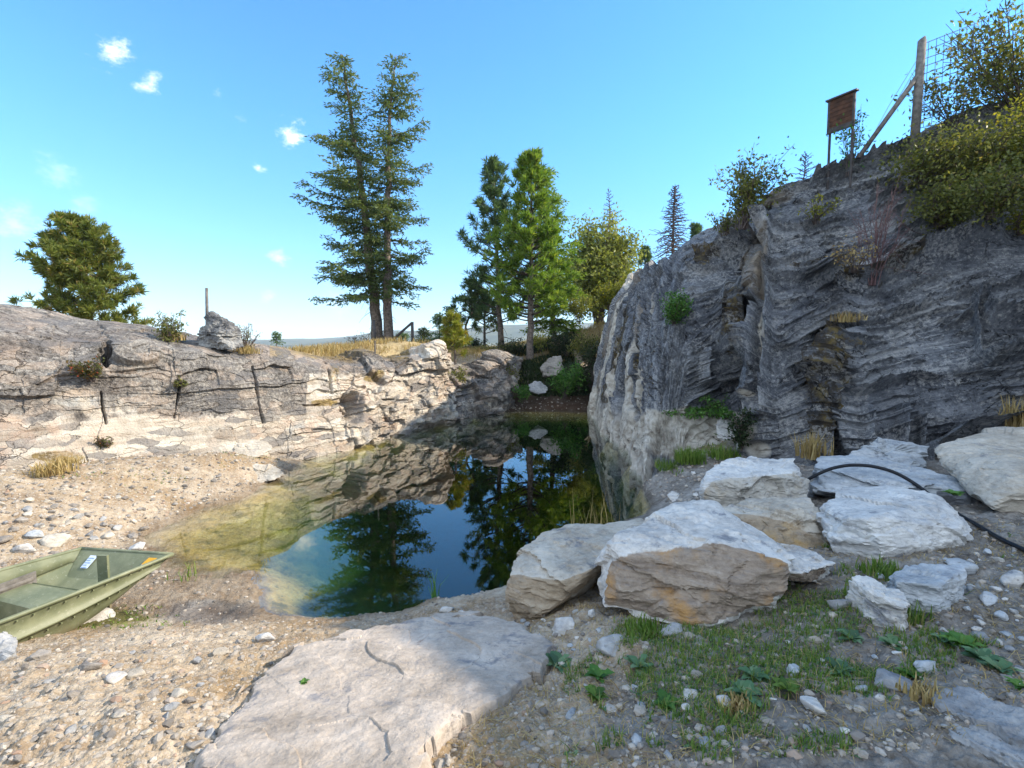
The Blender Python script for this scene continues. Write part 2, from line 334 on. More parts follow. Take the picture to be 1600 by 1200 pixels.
def mat_ground():
    m = NT('gravel_and_soil'); p = m.pos(); z = m.sep(p)[2]
    soil = m.attr('soil'); straw = m.attr('straw'); moss = m.attr('moss')
    mid = m.noise(p, 2.2, 8, .62); fine = m.noise(p, 14, 8, .7); tiny = m.noise(p, 70, 5, .7)
    vo = m.n('ShaderNodeTexVoronoi', feature='F1'); m.put(vo.inputs['Vector'], p); m.put(vo.inputs['Scale'], 34.0)
    vo2 = m.n('ShaderNodeTexVoronoi', feature='F1'); m.put(vo2.inputs['Vector'], p); m.put(vo2.inputs['Scale'], 85.0)
    sand = m.ramp(m.st(m.math('ADD', m.math('MULTIPLY', mid, .5), m.math('MULTIPLY', fine, .5)), 1.8), [(.20, (.15, .10, .058)), (.42, (.29, .218, .145)), (.6, (.41, .335, .245)), (.82, (.54, .47, .37))])
    sand = m.mix(m.rng(m.noise(p, .9, 6, .65), .48, .62, 0, .75), sand, m.mix(fine, (.15, .095, .045), (.36, .25, .13)))
    peb = m.mix(m.sep(vo.outputs['Color'])[0], (.25, .22, .19), (.52, .46, .385))
    pm = m.math('MULTIPLY', m.math('LESS_THAN', vo.outputs['Distance'], .42), m.math('GREATER_THAN', m.sep(vo.outputs['Color'])[1], .45))
    sand = m.mix(m.math('MULTIPLY', pm, .5), sand, peb)
    pm2 = m.math('MULTIPLY', m.math('LESS_THAN', vo2.outputs['Distance'], .4), m.math('GREATER_THAN', m.sep(vo2.outputs['Color'])[1], .5))
    sand = m.mix(m.math('MULTIPLY', pm2, .4), sand, m.mix(m.sep(vo2.outputs['Color'])[0], (.2, .17, .15), (.55, .5, .44)))
    dark = m.ramp(m.st(m.math('ADD', m.math('MULTIPLY', mid, .5), m.math('MULTIPLY', fine, .5)), 1.8), [(.22, (.055, .045, .035)), (.42, (.15, .13, .11)), (.6, (.25, .23, .205)), (.82, (.37, .35, .32))])
    dark = m.mix(m.math('MULTIPLY', pm, .25), dark, peb)
    c = m.mix(m.rng(m.math('ADD', soil, m.math('MULTIPLY', m.math('SUBTRACT', mid, .5), .9)), .3, .7), sand, dark)
    c = m.mix(m.rng(m.math('ADD', straw, m.math('MULTIPLY', m.math('SUBTRACT', fine, .5), .7)), .35, .65), c, m.ramp(fine, [(.3, (.20, .14, .07)), (.5, (.36, .27, .14)), (.7, (.48, .38, .21))]))
    c = m.mix(m.rng(m.math('ADD', moss, m.math('MULTIPLY', m.math('SUBTRACT', fine, .5), 1.1)), .35, .65), c, m.ramp(mid, [(.35, (.09, .085, .03)), (.65, (.17, .155, .05))]))
    c = m.mix(m.math('MULTIPLY', m.attr('earth'), m.rng(mid, .3, .6, .6, 1)), c, m.mix(fine, (.025, .016, .011), (.11, .065, .042)))
    wet = m.rng(z, .015, .11, 1, 0)
    c = m.mix(m.math('MULTIPLY', wet, .62), c, m.mix(1, c, (.42, .36, .28), 'MULTIPLY'))
    bed = m.ramp(m.math('ADD', m.math('MULTIPLY', mid, .6), m.math('MULTIPLY', fine, .4)), [(.36, (.12, .08, .025)), (.5, (.38, .255, .085)), (.64, (.55, .405, .18))])
    bed = m.mix(m.math('MULTIPLY', pm, .5), bed, m.mix(m.sep(vo.outputs['Color'])[0], (.10, .085, .05), (.42, .36, .24)))
    bed = m.mix(m.rng(m.noise(p, 3.5, 7, .7), .52, .62, 0, .75), bed, (.075, .07, .025))
    bed = m.mix(m.rng(m.math('ADD', z, m.math('MULTIPLY', m.math('SUBTRACT', mid, .5), .3)), -.22, -.55), bed, m.mix(mid, (.05, .085, .055), (.13, .17, .10)))
    c = m.mix(m.rng(z, .0, -.06), c, bed)
    h = m.math('ADD', m.math('MULTIPLY', fine, .6), m.math('ADD', m.math('MULTIPLY', tiny, .25), m.math('MULTIPLY', m.math('SUBTRACT', 1.0, vo.outputs['Distance']), .26)))
    h = m.math('ADD', h, m.math('MULTIPLY', vo2.outputs['Distance'], -.2))
    return m.done(m.bsdf(c, m.math('SUBTRACT', .9, m.math('MULTIPLY', wet, .35)), m.bump(h, .8, .03), .22))

def mat_boulder(name, stops, face, facea, streak=.5, rough=.82):
    m = NT(name); p = m.pos(); fm = m.attr('face'); tilt = m.attr('tilt')
    mid = m.noise(p, 2.6, 8, .62, .4); fine = m.noise(p, 22, 8, .72); tiny = m.noise(p, 90, 4, .7)
    st = m.noise(m.mapv(p, (1.2, 2.2, 12), rot=(.25, -.3, 0)), 1.4, 8, .66, .6)
    v = m.math('ADD', m.math('MULTIPLY', mid, 1 - streak), m.math('MULTIPLY', st, streak))
    v = m.st(m.math('ADD', m.math('MULTIPLY', v, .68), m.math('MULTIPLY', fine, .32)), 1.75)
    c = m.ramp(v, stops)
    c = m.mix(m.rng(m.noise(m.mapv(p, (1, 1, 2.2), rot=(.3, -.2, 0)), 4.5, 8, .72), .55, .68, 0, .75), c, (.13, .14, .165))
    fc = m.ramp(m.st(m.math('ADD', m.math('MULTIPLY', st, .6), m.math('MULTIPLY', fine, .4)), 1.6), face)
    fc = m.mix(m.rng(m.noise(p, 2.1, 6, .6), .53, .68, 0, .8), fc, facea)
    c = m.mix(m.rng(m.math('ADD', fm, m.math('MULTIPLY', m.math('SUBTRACT', mid, .5), 2.1)), .36, .5), c, fc)
    c = m.mix(m.math('MULTIPLY', m.rng(m.noise(p, 34, 6, .72), .61, .68), .55), c, (.09, .085, .085))
    vs = m.noise(m.mapv(p, (1.5, 2.5, 26), rot=(.3, -.35, .2)), 1.6, 7, .7, 1.2); c = m.mix(m.math('MULTIPLY', m.rng(vs, .55, .66), .55 * min(1, streak * 1.5)), c, (.20, .205, .225))
    h = m.math('ADD', m.math('MULTIPLY', mid, .5), m.math('ADD', m.math('MULTIPLY', fine, .34), m.math('ADD', m.math('MULTIPLY', st, .55), m.math('MULTIPLY', tiny, .12))))
    return m.done(m.bsdf(c, rough, m.bump(h, .75, .035), .25))

def mat_water():
    m = NT('pond_water'); p = m.pos()
    b = m.bump(m.noise(m.mapv(p, (1, .6, 1)), 2.2, 3, .5), .05, .02)
    dt = m.n('ShaderNodeVectorMath', operation='DOT_PRODUCT'); m.put(dt.inputs[0], b); m.put(dt.inputs[1], m.n('ShaderNodeNewGeometry').outputs['Incoming'])
    om = m.math('SUBTRACT', 1.0, m.math('ABSOLUTE', dt.outputs['Value']), clamp=True); fres = m.math('MULTIPLY_ADD', m.math('POWER', om, 4.4), .93, .07)
    gl = m.n('ShaderNodeBsdfGlossy'); gl.inputs['Roughness'].default_value = 0.0; m.put(gl.inputs['Color'], (1, 1, 1)); m.put(gl.inputs['Normal'], b)
    tr = m.n('ShaderNodeBsdfTransparent'); m.put(tr.inputs[0], (.96, .98, .95))
    mx = m.n('ShaderNodeMixShader'); m.put(mx.inputs[0], fres); m.put(mx.inputs[1], tr.outputs[0]); m.put(mx.inputs[2], gl.outputs[0])
    va = m.n('ShaderNodeVolumeAbsorption'); m.put(va.inputs['Color'], (.54, .70, .52)); va.inputs['Density'].default_value = 1.5
    m.t.links.new(va.outputs[0], m.out.inputs['Volume'])
    return m.done(mx.outputs[0])

# ---------------------------------------------------------------- cliffs as displaced control nets
def net_surface(cols, nu, nv, blur=3):
    """cols: list of (K,3) control columns, bottom to top; returns an (nv, nu, 3) grid"""
    C = np.array(cols)                                  # (M,K,3)
    seg = np.linalg.norm(np.diff(C[:, :, :], axis=0), axis=2).mean(1)
    pj = np.array([[proj(p)[0] for p in c] for c in C]).clip(-900, 2500)
    seg = .35 * seg / seg.sum() + .65 * (np.abs(np.diff(pj, axis=0)).mean(1) + 4) / (np.abs(np.diff(pj, axis=0)).mean(1) + 4).sum()
    s = np.concatenate([[0], np.cumsum(seg)]); s /= s[-1]
    rows = np.linalg.norm(np.diff(C, axis=1), axis=2).mean(0)
    pv = np.array([[proj(p)[1] for p in c] for c in C]); rv = np.abs(np.diff(pv, axis=1)).mean(0)
    rows = .4 * rows / rows.sum() + .6 * rv / rv.sum()
    r = np.concatenate([[0], np.cumsum(rows)]); r /= r[-1]
    u = np.linspace(0, 1, nu); v = np.linspace(0, 1, nv)
    A = np.empty((nu, C.shape[1], 3))
    for k in range(C.shape[1]):
        for c in range(3): A[:, k, c] = np.interp(u, s, C[:, k, c])
    S = np.empty((nv, nu, 3))
    iv = np.clip(np.searchsorted(r, v, side='right') - 1, 0, len(r) - 2)
    fv = ((v - r[iv]) / (r[iv + 1] - r[iv]))[:, None, None]
    At = A.transpose(1, 0, 2)
    S = At[iv] * (1 - fv) + At[iv + 1] * fv
    k = np.array([1, 2, 3, 2, 1.]) / 9
    for _ in range(blur):
        pad = np.pad(S, ((2, 2), (0, 0), (0, 0)), mode='reflect', reflect_type='odd'); S = sum(k[i] * pad[i:i + nv] for i in range(5))
        pad = np.pad(S, ((0, 0), (2, 2), (0, 0)), mode='reflect', reflect_type='odd'); S = sum(k[i] * pad[:, i:i + nu] for i in range(5))
    return S, u, v
def grid_normals(S):
    du = np.gradient(S, axis=1); dv = np.gradient(S, axis=0)
    n = np.cross(du, dv); return n / (np.linalg.norm(n, axis=2, keepdims=True) + 1e-9)
def pdist(px, py, line):
    """distance in photo pixels to a polyline and the signed side (positive below it)"""
    best = np.full(px.shape, 1e9); side = np.zeros(px.shape)
    for (x0, y0), (x1, y1) in zip(line[:-1], line[1:]):
        dx, dy = x1 - x0, y1 - y0; L2 = dx * dx + dy * dy
        t = np.clip(((px - x0) * dx + (py - y0) * dy) / L2, 0, 1)
        d = np.hypot(px - x0 - t * dx, py - y0 - t * dy); n = d < best
        best = np.where(n, d, best); side = np.where(n, py - (y0 + t * dy), side)
    return best, side
def gauss(px, py, cx, cy, rx, ry): return np.exp(-((px - cx) / rx) ** 2 - ((py - cy) / ry) ** 2)

def cols_from(spec, under=.7, back=((2.5, -.05), (4.0, -1.0))):
    out = []
    for c in spec:
        c = [np.array(p, float) if isinstance(p, np.ndarray) else P(*p) for p in c]
        b = c[0] + np.array([0, 0, -under])
        t = c[-1]; d = np.array([t[0] - c[0][0], t[1] - c[0][1], 0]); d /= np.linalg.norm(d) + 1e-9
        d = d * .5 + np.array([0, .5, 0])
        e = [t + d * dd + np.array([0, 0, dz]) for dd, dz in back]
        out.append([b] + c + e)
    return out
wp = lambda x, y, z: np.array([x, y, z], float)
R_SPEC = [
 [(942, 640, 21), (955, 570, 21.5), (968, 510, 22), (985, 470, 22.5), (1005, 440, 23.5)],
 [(922, 652, 18.2), (933, 590, 18.5), (945, 530, 18.9), (960, 474, 19.5), (985, 432, 20.5)],
 [(952, 697, 13.0), (957, 620, 13.6), (966, 550, 14.2), (985, 480, 15.2), (1012, 420, 17)],
 [(985, 727, 10.8), (990, 640, 11.5), (1000, 550, 12.3), (1018, 470, 13.5), (1047, 398, 16)],
 [(1008, 752, 8.75), (1020, 690, 9.6), (1035, 580, 10.6), (1055, 470, 12), (1088, 370, 15)],
 [(1060, 724, 8.9), (1065, 640, 10), (1075, 560, 10.5), (1092, 450, 11.8), (1132, 345, 14)],
 [(1110, 706, 9.2), (1115, 630, 10.4), (1120, 540, 10.8), (1135, 430, 11.8), (1172, 321, 13.5)],
 [(1166, 690, 9.6), (1168, 610, 10.4), (1172, 520, 10.7), (1180, 420, 11.5), (1200, 304, 13)],
 [(1150, 730, 8.4), (1155, 640, 8.6), (1170, 520, 9.2), (1190, 400, 10.4), (1214, 297, 12.0)],
 [(1205, 728, 7.9), (1210, 630, 8.2), (1225, 520, 8.8), (1245, 400, 10), (1262, 284, 11.6)],
 [(1270, 735, 7.9), (1280, 640, 8.3), (1290, 550, 8.9), (1302, 420, 10), (1312, 262, 11.5)],
 [(1335, 735, 7.5), (1338, 640, 7.8), (1347, 520, 8.5), (1362, 390, 9.8), (1372, 236, 11.3)],
 [(1420, 725, 7.4), (1430, 600, 7.8), (1440, 480, 8.6), (1450, 350, 10), (1442, 203, 11.3)],
 [(1520, 705, 7.2), (1530, 560, 7.6), (1540, 440, 8.5), (1545, 310, 10), (1512, 176, 11.3)],
 [(1620, 705, 7.0), (1630, 540, 7.4), (1640, 400, 8.3), (1640, 270, 9.8), (1602, 150, 11.3)],
 [(1800, 730, 6.6), (1810, 540, 7), (1820, 380, 7.8), (1820, 220, 9), (1800, 85, 10.6)],
 [wp(8.2, 5.2, .7), wp(8.8, 5.2, 2.5), wp(9.4, 5.3, 4.2), wp(10.2, 5.6, 6.4), wp(12, 6.5, 8.9)],  # unseen cliff from here on, crest heights shaped to shade the foreground
 [wp(8.6, 3, .7), wp(9.1, 3, 2.4), wp(9.7, 3, 4.2), wp(10.5, 3.1, 6.4), wp(12.2, 3.3, 8.85)],
 [wp(8.8, 1, .7), wp(9.3, 1, 2.3), wp(9.9, 1, 4.1), wp(10.8, 1, 6.1), wp(12.6, 1, 8.3)],
 [wp(9.2, -2, .7), wp(9.7, -2, 2.2), wp(10.4, -2, 4.0), wp(11.4, -2, 5.6), wp(13, -2, 7.4)],
 [wp(10, -7, .6), wp(10.5, -7, 2), wp(11.3, -7, 3), wp(12.4, -7, 3.8), wp(14, -7, 4)],
]
L_SPEC = [
 [wp(-10.5, 2.0, .9), wp(-10.9, 2.1, 1.6), wp(-11.2, 2.2, 2.3), wp(-11.8, 2.4, 2.9), wp(-13.5, 3, 3.3)],
 [(-300, 770, 6.0), (-300, 660, 6.3), (-300, 560, 6.6), (-300, 500, 7.2), (-300, 446, 9.0)],
 [(0, 742, 7.1), (0, 660, 7.5), (0, 570, 7.8), (0, 520, 8.2), (0, 472, 9.8)],
 [(100, 735, 7.7), (100, 650, 8.1), (100, 575, 8.3), (100, 528, 8.7), (100, 494, 10.5)],
 [(180, 727, 8.2), (180, 650, 8.6), (180, 590, 8.7), (180, 532, 9.0), (190, 504, 11)],
 [(280, 718, 8.9), (280, 650, 9.3), (280, 590, 9.4), (280, 545, 9.6), (275, 526, 11)],
 [(370, 710, 9.6), (370, 650, 9.9), (370, 600, 10), (370, 555, 10.2), (370, 538, 11.3)],
 [(440, 714, 10.35), (440, 660, 10.6), (440, 610, 10.7), (440, 568, 10.9), (440, 551, 11.8)],
 [(478, 722, 10.7), (478, 670, 10.95), (478, 620, 11.2), (478, 582, 11.6), (478, 558, 12.4)],
 [(540, 708, 11.6), (540, 660, 11.8), (540, 610, 12.1), (540, 580, 12.6), (540, 558, 13.4)],
 [(600, 690, 12.9), (600, 640, 13.1), (600, 600, 13.3), (600, 578, 13.7), (600, 560, 14.4)],
 [(650, 677, 14.2), (650, 630, 14.3), (650, 590, 14.4), (650, 562, 14.5), (648, 551, 15)],
 [(692, 667, 15.4), (692, 620, 15.4), (690, 580, 15.4), (688, 552, 15.5), (686, 541, 15.8)],
 [(705, 664, 15.7), (705, 640, 15.9), (702, 612, 16.5), (700, 592, 17), (698, 574, 17.6)],
 [(745, 655, 17.2), (742, 630, 17.3), (738, 606, 17.6), (735, 586, 18), (735, 572, 18.8)],
 [(790, 648, 18.3), (790, 620, 18.4), (785, 590, 18.6), (782, 567, 18.8), (775, 554, 19.5)],
 [(802, 648, 19), (804, 620, 19.1), (806, 600, 19.4), (809, 582, 19.8), (813, 568, 20.5)],
]
R_COLS = cols_from(R_SPEC, .8, ((3, .1), (6, -1.5)))
L_COLS = cols_from(L_SPEC, .7, ((1.6, .0), (3.0, -.5)))

def masonry(bed, al, th, ln, seed):
    """beds of thickness th broken into blocks of length ln: three random numbers per block, position inside it and metres to its edge"""
    L = bed / th; i = np.floor(L).astype(np.int64); z = np.zeros_like(i); o = _h(i, z, z, seed + 1)
    J = al / (ln * (.6 + .8 * _h(i, z, z + 1, seed + 1))) + 9.7 * o; j = np.floor(J).astype(np.int64)
    f = L - i; g = J - j; e = np.minimum(np.minimum(f, 1 - f) * th, np.minimum(g, 1 - g) * ln)
    return _h(i, j, z, seed), _h(i, j, z + 1, seed), _h(i, j, z + 2, seed), f, g, e, o
def fracture(p, nrm, bed, al, seed, A=1.0, th=.6, ln=1.6, smooth=.13, bedcr=0, amps=(.20, .085, .034), fine=1.0, warp=1.0):
    """blocky joint-and-bedding relief along the normal"""
    w1 = warp * .20 * fbm(p * .55, 3, seed=seed + 50); w2 = .22 * fbm(p * .7 + 9, 3, seed=seed + 60); w3 = warp * .05 * fbm(p * 2.6 + 4, 3, seed=seed + 61); w4 = .07 * fbm(p * 2.6 + 14, 3, seed=seed + 62)
    d = smooth * fbm(p * .8 + 3, 4, seed=seed + 30) + fine * .022 * fbm(p * 4, 5, gain=.6, seed=seed + 40) - fine * .03 * np.abs(fbm(p * 2.3 + 8, 4, gain=.55, seed=seed + 41))
    for k, (s, amp, tilt, cr, w) in enumerate(((1.0, amps[0], amps[0] * .8, .05, .016), (.36, amps[1], amps[1] * .8, .03 * fine, .010), (.13, amps[2], amps[2] * .9, .012 * fine, .007))):
        h1, h2, h3, f, g, e, o = masonry(bed + w1 + w3 * (1 + k), al + w2 + w4 * (1 + k), th * s, ln * s, seed + 7 * k)
        m = sstep(-.22, .28, fbm(p * (.45 + .5 * k) + 20 * k, 3, seed=seed + 70 + k))
        d += (amp * ((h1 - .5) * .7 + (o - .5) * .6) + tilt * ((f - .5) * (h2 - .2) * -1.0 + (g - .5) * (h3 - .5))) * (.35 + .65 * m) - cr * np.exp(-(e / w) ** 2) * m * (.2 + .8 * (h2 > .5)) * sstep(-.1, .25, fbm(p * 1.3 + 50 * k, 2, seed=seed + 75))
        if bedcr: d -= bedcr * s ** .6 * np.exp(-(np.minimum(f, 1 - f) * th * s / (.022 * s ** .4)) ** 2) * sstep(.0, .22, fbm(p * (.7 + k) + 33 * k, 3, seed=seed + 76))
    return d * A

def build_right_cliff():
    nu, nv = 1300, 720
    S, u, v = net_surface(R_COLS, nu, nv, 4)
    N = -grid_normals(S)
    N = np.where((N[..., 1:2] > .25) & (N[..., 2:3] < 0), -N, N)
    p = S.reshape(-1, 3); n = N.reshape(-1, 3)
    if (n[:, 2]).mean() < 0: n = -n
    px, py = proj(p)
    left = sstep(1075, 985, px) * (p[:, 1] > 5)          # the far face, banded steeply
    bed_r = p[:, 2] * .95 - .30 * p[:, 0] - .10 * p[:, 1]
    bed = bed_r * (1 - left) + left * (.55 * p[:, 1] - .38 * p[:, 2])
    al = p[:, 0] * .8 + p[:, 1] * .55
    al = al * (1 - left) + left * (p[:, 2] * .9 + .3 * p[:, 1])
    d = fracture(p, n, bed, al, 11, 1.2, .85, 3.2, .10, .24, (.30, .085, .024), .7, .42)
    d *= 1 - .5 * sstep(1015, 1040, px) * sstep(1165, 1150, px) * sstep(590, 620, py) - .35 * sstep(1140, 1165, px) * sstep(1290, 1250, px) * sstep(400, 440, py)
    wob = 9 * fbm(p * 1.6, 3, seed=5); wob2 = 9 * fbm(p * 1.6 + 40, 3, seed=6)
    qx, qy = px + wob, py + wob2
    def crack(line, w, dep):
        dd, _ = pdist(qx, qy, line); return -dep * np.exp(-(dd / w) ** 2)
    def over(line, w, dep, fall):                        # overhang: bulge above the line, cut below it
        dd, sd = pdist(qx, qy, line)
        b = np.where(sd > 0, -dep * 1.7 * np.exp(-dd / fall) * sstep(0, 1.5, dd), dep * .35 * np.exp(-dd / (fall * 1.5)))
        return b * (dd < fall * 5)
    d += over([(1078, 432), (1122, 404), (1150, 392), (1168, 380), (1207, 361)], 3, .38, 9)
    d += over([(1200, 447), (1240, 430), (1290, 408), (1330, 396)], 3, .22, 10)
    d += over([(1325, 462), (1377, 434), (1423, 418), (1487, 399), (1560, 372)], 3, .45, 10)
    d += over([(1400, 372), (1437, 358), (1503, 328), (1570, 315)], 3, .3, 12)
    d += over([(1530, 486), (1552, 512), (1640, 500)], 3, .4, 10)
    d += over([(1535, 562), (1600, 548), (1660, 540)], 3, .4, 8)
    d += over([(1440, 702), (1500, 668), (1560, 652), (1640, 640)], 3, .4, 10)
    d += over([(1152, 618), (1190, 598)], 2, .22, 7)
    d += crack([(1204, 300), (1196, 400), (1199, 470), (1201, 560), (1198, 650)], 5, .35)
    d += crack([(1166, 470), (1172, 520), (1176, 570)], 7, .4)
    d += crack([(1103, 545), (1101, 595)], 4, .22)
    d += crack([(1325, 530), (1290, 580), (1272, 640), (1268, 720)], 20, .55) + crack([(1295, 590), (1320, 660), (1345, 730)], 14, .35)
    d += crack([(1345, 640), (1349, 700)], 5, .3) + crack([(1400, 640), (1403, 712)], 6, .3) + crack([(1436, 660), (1438, 725)], 5, .3)
    d += crack([(1520, 470), (1533, 540), (1538, 575)], 4, .25)
    d -= .5 * sstep(.35, .8, gauss(qx, qy, 1148, 510, 40, 74))
    d += .28 * sstep(.3, .7, gauss(qx, qy, 1186, 430, 16, 60)) * (px > 1160)
    for x0, dep in ((940, .22), (955, .3), (972, .26), (985, .22), (1000, .18)):
        d += crack([(x0 + 3, 720), (x0 + 12, 600), (x0 + 26, 500), (x0 + 50, 430)], 3.2, dep)
    d *= sstep(0, .04, np.repeat(1 - v, nu)) * .9 + .1
    V = p + n * d[:, None]
    far_w = np.clip(p[:, 1] - 20, 0, 3)
    z = p[:, 2]
    pale = 1.0 * sstep(.2, .6, gauss(qx, qy, 1085, 672, 88, 44) * 1.25) * sstep(628, 648, py + 8 * fbm(p * 2, 3, seed=9)) + .6 * (px < 1015) * (px > 915) * sstep(1.5, .2, z) * (p[:, 1] > 8)
    pale = np.maximum(pale, .8 * sstep(.4, .8, gauss(qx, qy, 1192, 520, 8, 70)))
    pale = np.maximum(pale, .8 * left * sstep(.12, .32, fbm(np.stack([bed * 3.2, al * .25, al * 0], 1), 3, seed=77)))
    pale = np.maximum(pale, .6 * sstep(.4, .9, gauss(qx, qy, 1180, 705, 40, 20)) + .7 * sstep(.5, .9, gauss(qx, qy, 1172, 617, 18, 8)))
    tan = np.maximum(.9 * sstep(.3, .8, gauss(qx, qy, 1188, 420, 18, 65)), .7 * sstep(.35, .8, gauss(qx, qy, 1170, 640, 20, 80)) * 0)
    tan = np.maximum(tan, .75 * left * sstep(.1, .5, fbm(np.stack([bed * 2.2 + 9, al * .3, al * 0], 1), 3, seed=78)))
    tan = np.maximum(tan, .7 * sstep(.2, .6, gauss(qx, qy, 1180, 310, 70, 16)) + .5 * sstep(.3, .7, gauss(qx, qy, 1155, 365, 40, 12)))
    moss = .75 * left * sstep(.05, .3, fbm(np.stack([bed * 3.0 + 31, al * .3, al * 0], 1), 3, seed=79)) * (py > 470) * (py < 630)
    moss = np.maximum(moss, 0) + .62 * sstep(.1, .8, gauss(qx, qy, 1285, 640, 42, 95)) + .6 * sstep(.1, .8, gauss(qx, qy, 1315, 545, 36, 50)) + .6 * sstep(.4, .8, gauss(qx, qy, 1148, 510, 40, 75))  # gully moss, then the same dark brown over the recess by the pillar
    for ln, w in (([(1205, 440), (1240, 426), (1285, 408)], 7), ([(1325, 458), (1377, 436), (1420, 421)], 9), ([(1100, 425), (1122, 410)], 7), ([(1135, 360), (1160, 345)], 8), ([(1370, 440), (1400, 400)], 12)):
        dd, _ = pdist(px, py, ln); moss = np.maximum(moss, .8 * np.exp(-(dd / w) ** 2))
    o = mesh_obj('cliff', V, grid_faces(nv, nu), mat_right_cliff(), None, dict(bed=bed, along=al, pale=pale, tan=tan, moss=np.clip(moss, 0, 1)), smooth=False)
    return structure(o), V.reshape(nv, nu, 3)

def build_left_cliff():
    nu, nv = 1300, 520
    S, u, v = net_surface(L_COLS, nu, nv, 4)
    N = -grid_normals(S); p = S.reshape(-1, 3); n = N.reshape(-1, 3)
    if n[:, 2].mean() < 0: n = -n
    px, py = proj(p)
    bed = p[:, 2] + .06 * p[:, 0] - .05 * p[:, 1]; al = p[:, 0] * .75 + p[:, 1] * .65
    zmid = 1.15 + .15 * vnoise(p * .5, 3)
    d = fracture(p, n, bed, al, 31, .8, .8, 1.6, .10)
    d *= 1 - .45 * sstep(640, 660, py) * sstep(470, 420, px)
    rough = sstep(490, 560, px)                           # the broken blocky half towards the corner
    q = np.stack([al / .75 + .25 * bed, bed / .42 - .2 * al], 1) + .35 * np.stack([fbm(p * 1.1, 4, gain=.6, seed=1), fbm(p * 1.1 + 7, 4, gain=.6, seed=2)], 1)
    f1, f2, idv = worley2(q, 91); g1, g2, id2 = worley2(q * 2.6 + 4, 92)
    d += rough * ((idv - .5) * .34 + (id2 - .5) * .13 - .035 * np.exp(-((f2 - f1) / .04) ** 2) * (idv > .5))
    wob = 6 * fbm(p * 1.6, 3, seed=15); wob2 = 6 * fbm(p * 1.6 + 40, 3, seed=16); qx, qy = px + wob, py + wob2
    thin = .45 + .95 * fbm(p * 2.4 + 70, 3, seed=17)
    def crack(line, w, dep):
        dd, _ = pdist(qx, qy, line); return -dep * .45 * sstep(.3, .55, thin) * np.exp(-(dd / (w * (.20 + .32 * thin))) ** 2)
    def over(line, w, dep, fall):
        dd, sd = pdist(qx, qy, line)
        return sstep(.2, .6, thin) * .5 * np.where(sd > 0, -dep * np.exp(-dd / (fall * .5)) * sstep(0, w * .6, dd), dep * .35 * np.exp(-dd / (fall * 2))) * (dd < fall * 5)
    d += crack([(160, 605), (162, 630), (167, 662)], 3.5, .4) + crack([(279, 600), (277, 630), (274, 650)], 3, .3)
    d += over([(178, 582), (215, 577), (262, 575)], 2, .16, 6)
    d += over([(0, 537), (45, 536)], 2, .16, 5) + over([(60, 603), (85, 590), (125, 585)], 2, .14, 5) + crack([(20, 690), (24, 705)], 3, .25)
    d += over([(350, 642), (395, 640)], 2, .2, 6) + crack([(395, 575), (400, 612), (409, 660)], 3.5, .3)
    d += crack([(506, 570), (518, 610), (524, 625)], 4, .3) + crack([(540, 620), (545, 670), (548, 690)], 6, .3) + crack([(565, 600), (568, 650)], 6, .35)
    d += crack([(640, 570), (640, 600), (650, 640)], 3, .25) + crack([(668, 548), (672, 580)], 3, .25) + crack([(612, 640), (612, 680)], 5, .3)
    d += over([(480, 630), (540, 628), (560, 625)], 2, .18, 6) + over([(480, 672), (560, 668)], 2, .15, 6) + over([(600, 625), (640, 622)], 2, .2, 5)
    d -= .55 * sstep(.45, .75, gauss(qx + 14 * fbm(p * 5, 3, seed=44), qy, 168, 550, 12, 30))     # the dark notch with the shrub
    d += .15 * sstep(.4, .6, gauss(qx, qy, 215, 555, 45, 20))
    d -= .45 * sstep(.4, .8, gauss(qx, qy, 552, 640, 18, 30))
    d *= sstep(0, .05, np.repeat(1 - v, nu)) * .85 + .15
    V = p + n * d[:, None]
    z = p[:, 2]
    pale = sstep(632, 672, qy + 26 * fbm(p * 1.1, 4, seed=24)) * (px < 480) + (px >= 480) * .95 * sstep(570, 600, qy)
    pale = np.maximum(pale, .62 * (px < 330) * sstep(585, 625, qy) * sstep(-.3, .3, fbm(p * .9, 3, seed=23)))
    pale = np.maximum(pale, .9 * (px > 640) * (px < 705))
    pale *= 1 - .55 * (px > 715)
    moss = .55 * (px > 420) * (px < 640) * sstep(575, 556, qy) + .8 * sstep(.3, .8, gauss(qx, qy, 510, 628, 30, 9)) + .7 * sstep(.3, .8, gauss(qx, qy, 585, 588, 20, 10)) + .6 * sstep(.4, .8, gauss(qx, qy, 90, 715, 70, 14)) + .5 * sstep(.4, .8, gauss(qx, qy, 520, 585, 14, 20))
    o = mesh_obj('cliff', V, grid_faces(nv, nu), mat_left_cliff(), None, dict(bed=bed, along=al, pale=pale, moss=np.clip(moss, 0, 1)), smooth=False)
    return structure(o), V.reshape(nv, nu, 3)

